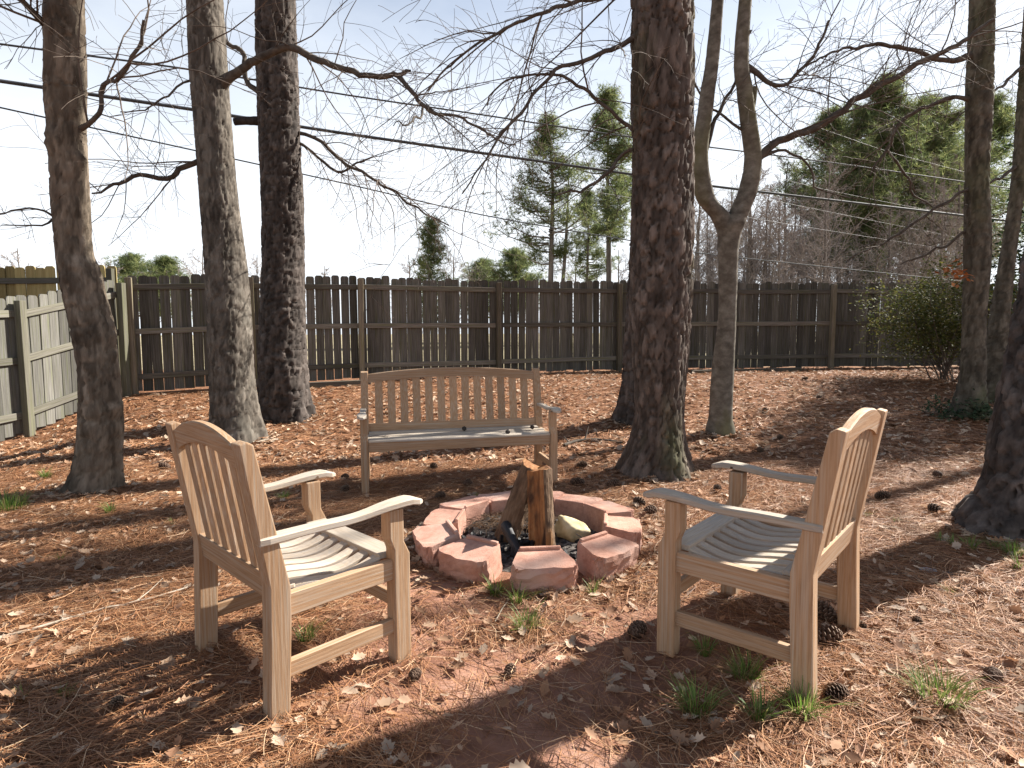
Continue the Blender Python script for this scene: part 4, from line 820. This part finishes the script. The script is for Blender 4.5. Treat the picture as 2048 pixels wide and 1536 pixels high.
def rock(name, label, cat, loc, size, mat, seed):
    rnd = random.Random(seed); bm = bmesh.new(); bmesh.ops.create_icosphere(bm, subdivisions=4, radius=1)
    pl = [(Vector((rnd.gauss(0, 1), rnd.gauss(0, 1), rnd.gauss(0, 1))).normalized(), rnd.uniform(.62, .9)) for _ in range(14)]
    for v in bm.verts:
        c = v.co.copy()
        for n_, h_ in pl:
            e = c.dot(n_)
            if e > h_: c -= n_*(e-h_)*.85
        c *= 1+.30*(float(fbm(c.x*3.2+seed, c.y*3.2+c.z*4.1, seed))-.45)+.10*(float(fbm(c.x*11, c.y*11+c.z*13, seed+4))-.45); v.co = Vector((c.x*size[0], c.y*size[1], c.z*size[2]))
    o = link(name, bm_mesh(name, bm), mat, None, True); o.location = loc; o.rotation_euler = (0, 0, rnd.uniform(0, 6)); return tag(o, label, cat)
p = at(1142, 1058, .10); rock('pale_rock', 'pale yellow rock lying inside the fire ring beside the upright log', 'rock', (p.x, p.y+.03, bed(p.x, p.y)+.045), (.13, .095, .085), M['pale_rock'], 6)
p = at(1856, 1144); rock('flat_stone', 'small flat blue-grey stone on the straw near the massive pine', 'stone', (p.x, p.y, p.z+.008), (.045, .03, .014), M['grey_rock'], 8)
p = at(1898, 1152); rock('flat_stone', 'small dark blue-black stone next to the flat blue-grey stone', 'stone', (p.x, p.y, p.z+.006), (.035, .025, .014), M['char'], 9)

# ------------------------------------------------------------------ sticks, boards and debris on the ground
def ground_stick(name, label, cat, px, r0, r1, mat, lift=.008, forks=(), wob=.006, seed=1):
    rnd = random.Random(seed); P = []; n = len(px)
    for i, (u, v) in enumerate(px):
        p = at(u, v); P.append((p.x, p.y, tz(p.x, p.y)+lift+r0))
    C = smooth_path(P, .05); C[:, 2] = np.maximum(C[:, 2], terr(C[:, 0], C[:, 1])+r0*.6); C[1:-1] += rng.normal(0, wob*.3, (len(C)-2, 3)); o0 = C[0].copy(); T = Tubes(); T.add(C-o0, np.linspace(r0, r1, len(C)), 7)
    for f, dx, dy, dz in forks:
        i = int(f*(len(C)-1)); T.add([C[i]-o0, C[i]-o0+np.array((dx, dy, dz))*.5, C[i]-o0+np.array((dx, dy, dz))*1.0+np.array((0, 0, .01))], [r0*.5, r0*.4, r0*.2], 5)
    o = link(name, T.mesh(name), mat, None, True); o.location = o0; return tag(o, label, cat)
ground_stick('long_stick', 'long pale bare stick lying on the straw and pointing at a chair leg', 'stick', [(-40, 1292), (60, 1270), (190, 1232), (300, 1208), (402, 1176)], .0065, .004, M['stick'], .012, ((.72, .03, .16, .03), (.35, -.03, .05, .01)), seed=1)
ground_stick('fallen_branch', 'crooked fallen branch on the ground between the bench and the plated pine', 'branch', [(1128, 895), (1160, 886), (1200, 884), (1245, 890)], .018, .012, M['branch'], .004, ((.45, .05, .10, .12), (.2, -.06, .08, .05)), seed=2)
ground_stick('short_stick', 'short grey stick lying on the straw near the large grass tuft', 'stick', [(1962, 1348), (1995, 1350), (2026, 1352)], .006, .005, M['branch'], .006, seed=3)
ground_stick('thin_stick', 'thin tan stalk lying in front of the fire ring by the grass', 'stick', [(990, 1250), (1005, 1225), (1024, 1198)], .003, .002, M['stick'], .01, seed=4)
ground_stick('dark_stick', 'curved dark stick by the grass patch at the massive pine', 'stick', [(1890, 1060), (1915, 1056), (1950, 1064)], .006, .004, M['branch'], .004, seed=5)
ground_stick('bark_slab', 'pale strip of fallen bark at the foot of the grey furrowed trunk', 'bark', [(492, 893), (520, 887), (556, 882)], .022, .014, M['stick'], -.008, seed=6)
tw = Twigs(); p0 = at(1152, 1072, .12); p1 = at(1232, 1128, .09)
for k in range(4): tw.add([(0, 0, 0), tuple((p1-p0)*.5+Vector((0, .02*k-.02, .012-.006*k))), tuple((p1-p0)*(1-.12*k)+Vector((.02*k, .03*k-.03, -.01)))], [.0026, .0022, .0012], 4)
o = link('black_twigs', tw.mesh('black_twigs'), M['char'], None, True); o.location = (p0.x, p0.y, p0.z+.012); tag(o, 'thin black twigs lying across a red ring block', 'twigs')
def board(label, pa, pb, w, h, lift=0):
    a, b = at(*pa), at(*pb); d = b-a; l = math.hypot(d.x, d.y); o = link('timber_edging', bm_mesh('timber_edging', prism(rect(-w/2, w/2, 0, h), 'X', 0, l, .005, 1)), M['rail'])
    o.location = (a.x, a.y, tz(a.x, a.y)-.02+lift); o.rotation_euler = (0, -math.atan2(tz(b.x, b.y)-tz(a.x, a.y), l), math.atan2(d.y, d.x)); tag(o, label, 'timber', 'edging timbers along the fence')
board('old timber edging board lying below the fence between dark pine and bench', (617, 776), (742, 770), .10, .11)
board('old timber edging board lying below the fence behind the forked tree', (1384, 748), (1600, 742), .10, .09)

# ------------------------------------------------------------------ pine cones
def cone_mesh(seed, L=.085, r=.036):
    rnd = random.Random(seed); V = []; Fc = []; cc = []
    def add(vs, fs, c): k = len(V); V.extend(vs); Fc.extend([tuple(k+i for i in f) for f in fs]); cc.extend(c)
    n = 84
    for i in range(n):
        t = (i+.5)/n; a = i*2.39996; z = L*(t-.5); rr = r*math.sin(math.pi*(.12+.86*t))**.8*(.9+.1*rnd.random()); ca, sa = math.cos(a), math.sin(a); up = .35+.6*t
        w = .010*(1-.45*t)*(r/.036); base = np.array((ca*rr*.25, sa*rr*.25, z-.004)); tip = np.array((ca*rr, sa*rr, z+rr*up*.5)); s_ = np.array((-sa, ca, 0))*w; th = np.array((0, 0, .0035))
        f = rnd.uniform(.8, 1.2); dk = (.09*f, .052*f, .034*f); lt = (.30*f, .21*f, .15*f)
        add([base-s_*.5, base+s_*.5, tip+s_, tip-s_, tip+s_*.7+th, tip-s_*.7+th], [(0, 1, 2, 3), (3, 2, 4, 5), (1, 0, 5, 4)], [dk, dk, dk, dk, lt, lt])
    T = Tubes(); T.add([(0, 0, -L*.5), (0, 0, 0), (0, 0, L*.52)], [r*.3, r*.45, r*.1], 6)
    k = len(V); V.extend([tuple(p) for p in T.V[0]]); Fc.extend([tuple(i+k for i in f) for f in T.Q[0]]); cc.extend([(.05, .03, .02)]*len(T.V[0]))
    return np_mesh('pine_cone', np.array([tuple(v) for v in V]), [np.array(Fc)], np.array(cc))
CN = [cone_mesh(1), cone_mesh(2, .075, .033), cone_mesh(3, .095, .036)]
rnd = random.Random(17)
def cone(u, v, label, s=1.0, k=None):
    p = at(u, v); o = link('pine_cone', CN[rnd.randrange(3) if k is None else k], M['cone']); o.scale = (s, s, s); o.location = (p.x, p.y, tz(p.x, p.y)+.026*s); o.rotation_euler = (R(rnd.uniform(65, 115)), rnd.uniform(-.3, .3), rnd.uniform(0, 6.28)); tag(o, label, 'pine cone', 'pine cones on the ground')
cone(1274, 1276, 'pine cone lying on bare clay just outside the front leg of a chair', .95)
cone(1650, 1243, 'large dark pine cone under the chair, closer to its side stretcher', 1.1, 2)
cone(1652, 1290, 'large open pine cone between the two back legs of a chair', 1.15, 2)
cone(1672, 1402, 'pine cone by the grass at the foot of a chair back leg', .9)
cone(1985, 1368, 'pine cone next to the short grey stick', .8)
for u, v in ((1163, 938), (1155, 972), (1278, 1012), (1190, 890), (1305, 905), (935, 972), (868, 940), (880, 1000), (1228, 975), (1435, 985), (1560, 880), (1430, 880), (1875, 955), (1765, 1000), (1870, 1030), (1378, 940), (1520, 905), (690, 960), (430, 930), (330, 940), (1085, 905), (1730, 960), (690, 985), (1300, 1030), (1610, 760), (1640, 800), (1530, 825)):
    cone(u, v, 'brown pine cone lying loose on the sunlit pine straw', rnd.uniform(.85, 1.15))
for u, v in ((830, 1362), (1020, 1352), (1835, 1250), (1720, 1262), (235, 1415)): cone(u, v, 'little brown cone lying in the straw of the open foreground', .6)

# ------------------------------------------------------------------ grass
def grass_mesh(seed, n, h, rad):
    rnd = random.Random(seed); V = []; Fc = []; cc = []
    for i in range(n):
        a = rnd.uniform(0, 6.28); rr = rad*math.sqrt(rnd.random()); b = np.array((math.cos(a)*rr, math.sin(a)*rr, -.01)); o_ = np.array((math.cos(a+rnd.gauss(0, .6)), math.sin(a+rnd.gauss(0, .6)), 0)); l = h*rnd.uniform(.45, 1.1); bend = rnd.uniform(.2, .9); w = rnd.uniform(.0012, .0022)
        s_ = np.cross(o_, (0, 0, 1))*w; k = len(V); f = rnd.uniform(.75, 1.3); c0 = np.array(rnd.choice(((.08, .15, .025), (.12, .20, .035), (.17, .23, .05), (.24, .23, .09))))*f
        for q_, ww in ((0, 1), (.35, .95), (.7, .7), (1, .12)):
            p = b+o_*l*bend*q_*q_+np.array((0, 0, l*(q_-.35*bend*q_*q_))); V += [p+s_*ww, p-s_*ww]; cc += [c0*(.8+.4*q_)]*2
        Fc += [(k, k+1, k+3, k+2), (k+2, k+3, k+5, k+4), (k+4, k+5, k+7, k+6)]
    return np_mesh('grass', np.array(V), [np.array(Fc)], np.array(cc))
GR = [grass_mesh(1, 150, .13, .05), grass_mesh(2, 90, .12, .035), grass_mesh(3, 240, .14, .09), grass_mesh(4, 34, .11, .03)]
def grass(u, v, k, s, label):
    p = at(u, v); o = link('grass_tuft', GR[k], M['grass']); o.location = (p.x, p.y, tz(p.x, p.y)); s *= .88; o.scale = (s, s, s); o.rotation_euler = (0, 0, rnd.uniform(0, 6.28)); tag(o, label, 'grass', 'grass tufts')
grass(14, 1022, 2, 1.35, 'lush bright grass clump before the leaning tan trunk, largest of all'); grass(92, 958, 1, 1.1, 'small grass tuft at the foot of the leaning tan trunk'); grass(220, 1026, 1, .9, 'shaded low grass tuft between the tan trunk and a chair back')
grass(612, 1283, 1, .95, 'grass tuft growing on bare clay under a chair'); grass(568, 1000, 1, .8, 'grass tuft behind the far armrest of a chair')
grass(993, 1190, 1, 1.0, 'upright grass tuft in the gap between two front ring blocks'); grass(1035, 1208, 1, 1.0, 'tall grass tuft at the corner of the front ring block'); grass(1052, 1262, 0, .95, 'dense dark grass tuft on the clay before the front ring block'); grass(1188, 1192, 3, 1.0, 'thin grass tuft below the block crossed by black twigs')
grass(960, 1000, 3, .8, 'few pale grass blades behind the ring towards the bench'); grass(1408, 1312, 1, .8, 'faint grass tuft under the chair beside its front leg'); grass(1492, 1362, 0, .95, 'grass tuft below the side stretcher of a chair')
grass(1878, 1405, 2, .9, 'round bright grass tuft standing alone in the straw near the short stick'); grass(1605, 1428, 0, 1.0, 'grass tuft hiding the foot of a chair back leg'); grass(1392, 1432, 0, 1.0, 'grass tuft in the straw before a chair, far from its legs'); grass(1520, 1445, 1, 1.0, 'grass tuft between the two tufts before a chair')
for u, v, k in ((1905, 1092, 3), (1940, 1098, 1), (1880, 1085, 3), (2025, 1112, 0), (1985, 1100, 3), (2035, 1135, 3)): grass(u, v, k, .85, 'sparse grass growing at the foot of the massive pine')
for u, v in ((1268, 1140), (1405, 1060), (1735, 1035), (120, 1120), (345, 1050), (130, 1395), (45, 1400), (1790, 1045), (170, 870), (1900, 1190)): grass(u, v, 3, .6, 'stray weed of a few green blades poking through the straw')

# ------------------------------------------------------------------ pine straw and fallen leaves
def fan(n, d0, d1, pw=1.0, half=1.02):
    d = (d0**pw+(d1**pw-d0**pw)*rng.random(n))**(1/pw); x = (rng.random(n)*2-1)*(half*d+.25); return x, d
def clear_of_pit(x, y): return np.hypot(x-PC_[0], y-PC_[1]) > .62
def straw(n, d0, d1, pw, wid, seed, lmin, lmax, name, keep_bare):
    x, y = fan(n, d0, d1, pw); keep = clear_of_pit(x, y) & (rng.random(n) > bare(x, y)*keep_bare) & ~((y > 9.4) & (y > 9.5+(x+5.95)*.43-.1) & (x < 2)) & (x > -6.2)
    dens = fbm(x*1.6, y*1.6, 71, 3); keep &= rng.random(n) < .45+1.1*S((dens-.28)*3)
    x, y = x[keep], y[keep]; n = len(x); L = rng.uniform(lmin, lmax, n); fl = fbm(x*.9, y*.9, 55, 2)*7; a = fl+rng.normal(0, .9, n)
    dx, dy = np.cos(a), np.sin(a); curv = rng.normal(0, .22, n); k = 4; t = np.linspace(-.5, .5, k); lift = np.abs(rng.normal(0, .010, n))+.003; pit = rng.normal(0, .09, n); w = wid*rng.uniform(.7, 1.3, n)
    roll = rng.normal(0, .5, n); V = np.zeros((n, k, 2, 3))
    for i, tt in enumerate(t):
        px = x+dx*tt*L-dy*curv*L*tt*tt*2; py = y+dy*tt*L+dx*curv*L*tt*tt*2; pz = terr(px, py)+lift+pit*tt*L*.8+.002
        for s_, sg in ((0, 1), (1, -1)):
            V[:, i, s_, 0] = px-dy*w*.5*sg; V[:, i, s_, 1] = py+dx*w*.5*sg; V[:, i, s_, 2] = pz+sg*w*.5*np.sin(roll)
    base = (np.arange(n)*k*2)[:, None]; q_ = np.concatenate([base+np.array([[2*i, 2*i+1, 2*i+3, 2*i+2]]) for i in range(k-1)], 1).reshape(-1, 4)
    pal = np.array(((.28, .125, .056), (.38, .185, .085), (.48, .28, .15), (.165, .075, .039), (.57, .41, .26), (.36, .235, .15))); c = pal[rng.choice(6, n, p=(.30, .29, .14, .19, .03, .05))]*rng.uniform(.8, 1.2, (n, 1))
    me = np_mesh(name, V.reshape(-1, 3), [q_], np.repeat(c, k*2, axis=0)); return link(name, me, M['straw'])
tag(straw(190000, 1.1, 5.5, 1.4, .0016, 1, .08, .2, 'pine_straw', .78), 'rust-brown pine straw covering the ground round the seats', 'pine straw', kind='stuff')
tag(straw(70000, 5.3, 13.2, 1.2, .0045, 2, .12, .24, 'pine_straw', 0), 'rust-brown pine straw covering the bank up to the fence', 'pine straw', kind='stuff')
# straw fallen on the ash
n = 500; a = rng.uniform(0, 6.28, n); rr = .4*np.sqrt(rng.random(n)); T = Tubes()
for i in range(n):
    x, y = PC_[0]-.10+math.cos(a[i])*rr[i]*.6, PC_[1]+.15+math.sin(a[i])*rr[i]*.55; z = bed(x, y)+.03+random.random()*.035; b = random.uniform(0, 6.28); l = random.uniform(.05, .11); T.add([(x, y, z), (x+math.cos(b)*l*.5, y+math.sin(b)*l*.5, z+.008), (x+math.cos(b)*l, y+math.sin(b)*l, z-.006)], [.0012]*3, 3)
tag(link('burnt_straw', T.mesh('burnt_straw'), M['log_bark']), 'tangle of grey-brown burnt straw on the ash bed', 'straw', kind='stuff')
LEAF = np.array([(0, 0, 0), (.16, .10, .03), (.30, .28, .06), (.38, .19, .03), (.55, .33, .08), (.62, .19, .03), (.78, .21, .06), (.84, .10, .02), (1, 0, .03), (.84, -.10, .02), (.78, -.21, .06), (.62, -.19, .03), (.55, -.33, .08), (.38, -.19, .03), (.30, -.28, .06), (.16, -.10, .03)])
MID = np.array([(.16, 0, 0), (.36, 0, -.01), (.60, 0, -.01), (.82, 0, 0)])
LV = np.vstack([LEAF, MID]); LF3 = [(0, 1, 16), (0, 16, 15), (1, 3, 17), (1, 17, 16), (1, 2, 3), (3, 5, 18), (3, 18, 17), (3, 4, 5), (5, 7, 19), (5, 19, 18), (5, 6, 7), (7, 8, 19), (8, 9, 19), (9, 11, 18), (9, 18, 19), (9, 10, 11), (11, 13, 17), (11, 17, 18), (11, 12, 13), (13, 15, 16), (13, 16, 17), (13, 14, 15)]
LPAL = np.array(((.44, .295, .195), (.36, .215, .132), (.54, .40, .285), (.27, .145, .085), (.40, .30, .22), (.35, .185, .10)))
def drift(per):
    X, Y = [], []
    for t_ in TREES.values():
        r_ = t_['path'][1][3]; n_ = int(per*r_/.2); a_ = rng.uniform(0, 6.28, n_); d_ = r_*.95+np.abs(rng.normal(0, .12, n_)); X.append(t_['loc'][0]+np.cos(a_)*d_); Y.append(t_['loc'][1]+np.sin(a_)*d_)
    n_ = per; a_ = rng.uniform(0, 6.28, n_); d_ = .66+np.abs(rng.normal(0, .09, n_)); X.append(PC_[0]+np.cos(a_)*d_); Y.append(PC_[1]+np.sin(a_)*d_)
    return np.concatenate(X), np.concatenate(Y)
def leaves(n, d0, d1, pw, smin, smax, name, density, xy=None):
    x, y = fan(n, d0, d1, pw) if xy is None else xy; keep = clear_of_pit(x, y) & density(x, y) & ~((y > 9.3) & (y > 9.4+(x+5.95)*.43-.1) & (x < 2)) & (x > -6.2); x, y = x[keep], y[keep]; n = len(x)
    s = rng.uniform(smin, smax, n); B = LV.copy(); B[:, 0] -= .5; a = rng.uniform(0, 6.28, n); tx, ty = rng.normal(0, .28, n), rng.normal(0, .28, n); curl = rng.uniform(-.6, 1.1, n)
    P = np.repeat(B[None], n, 0); P[:, :, 2] = P[:, :, 2]*rng.uniform(.3, 2, n)[:, None]+curl[:, None]*(P[:, :, 0]**2+P[:, :, 1]**2*1.5)*.6+rng.normal(0, .02, P.shape[:2]); P *= s[:, None, None]; P[:, :, 1] *= rng.uniform(.7, 1.1, n)[:, None]
    z = P[:, :, 2]+P[:, :, 0]*tx[:, None]+P[:, :, 1]*ty[:, None]; X = P[:, :, 0]*np.cos(a)[:, None]-P[:, :, 1]*np.sin(a)[:, None]; Y = P[:, :, 0]*np.sin(a)[:, None]+P[:, :, 1]*np.cos(a)[:, None]
    W = np.stack([X+x[:, None], Y+y[:, None], z+(terr(x, y)+.012+np.abs(rng.normal(0, .008, n)))[:, None]], -1); f = np.array(LF3)[None]+(np.arange(n)*len(LV))[:, None, None]
    c = LPAL[rng.integers(0, 6, n)]*rng.uniform(.75, 1.2, (n, 1)); me = np_mesh(name, W.reshape(-1, 3), [f.reshape(-1, 3)], np.repeat(c, len(LV), 0)); return link(name, me, M['dry_leaf'])
den = lambda x, y: (rng.random(len(x)) < np.clip(.25+1.6*S((fbm(x*.8+3, y*.8, 88, 3)-.36)*3.2)+.5*S((-x-1)/2), 0, 1)*(1-.55*bare(x, y)))
tag(leaves(7500, 1.1, 6, 1.5, .025, .07, 'leaf_litter', den), 'scattered dry tan oak leaves among the pine straw', 'leaves', kind='stuff')
tag(leaves(17000, 5.5, 13.2, 1.2, .05, .11, 'leaf_litter', lambda x, y: rng.random(len(x)) < .75), 'dry tan leaves strewn over the bank below the fence', 'leaves', kind='stuff')
tag(leaves(0, 0, 0, 1, .03, .09, 'leaf_drift', lambda x, y: x > -99, drift(150)), 'dry leaves drifted against trunk feet and ring blocks', 'leaves', kind='stuff')
# single oak leaves that can be told apart in the foreground
rnd = random.Random(41); LMS = []
for k in range(5):
    B = LV.copy(); B[:, 0] -= .5; cu = rnd.uniform(-.3, .9); B[:, 2] = B[:, 2]*rnd.uniform(.5, 2)+cu*(B[:, 0]**2+1.5*B[:, 1]**2)*.6+np.array([rnd.gauss(0, .02) for _ in B])
    c = LPAL[k % 6]*rnd.uniform(.65, .95); LMS.append(np_mesh('oak_leaf', B, [np.array(LF3)], np.repeat(c[None], len(B), 0)))
spots = [(975, 1255), (1010, 1262), (1300, 1330), (1255, 1345), (1235, 1395), (925, 1325), (890, 1400), (1030, 1395), (1170, 1290), (1140, 1298), (860, 1260), (940, 1232), (1455, 1395), (1700, 1350), (1255, 1350), (390, 1420), (440, 1390), (335, 1345), (300, 1400), (120, 1430), (20, 1410), (200, 1140), (310, 1062), (340, 1110), (165, 1112), (60, 1170), (235, 1190), (330, 1180), (1150, 1250), (1100, 1300), (1225, 1375), (1290, 1290), (1340, 1060), (1270, 1050), (1300, 1075), (840, 1232), (770, 1420), (700, 1395), (650, 1430), (480, 1430), (1750, 1260), (1800, 1205), (1960, 1190), (1830, 1290), (150, 1310), (80, 1240), (260, 1290), (420, 1330), (915, 1350), (1090, 1355)]
for u, v in spots:
    p = at(u, v); o = link('oak_leaf', LMS[rnd.randrange(5)], M['dry_leaf']); s = rnd.uniform(.05, .092); o.scale = (s, s*rnd.uniform(.8, 1.1), s); o.location = (p.x, p.y, tz(p.x, p.y)+.016); o.rotation_euler = (rnd.gauss(0, .2), rnd.gauss(0, .2), rnd.uniform(0, 6.28))
    tag(o, 'single large dry oak leaf lying flat on the foreground straw or clay', 'leaf', 'single oak leaves in the foreground')
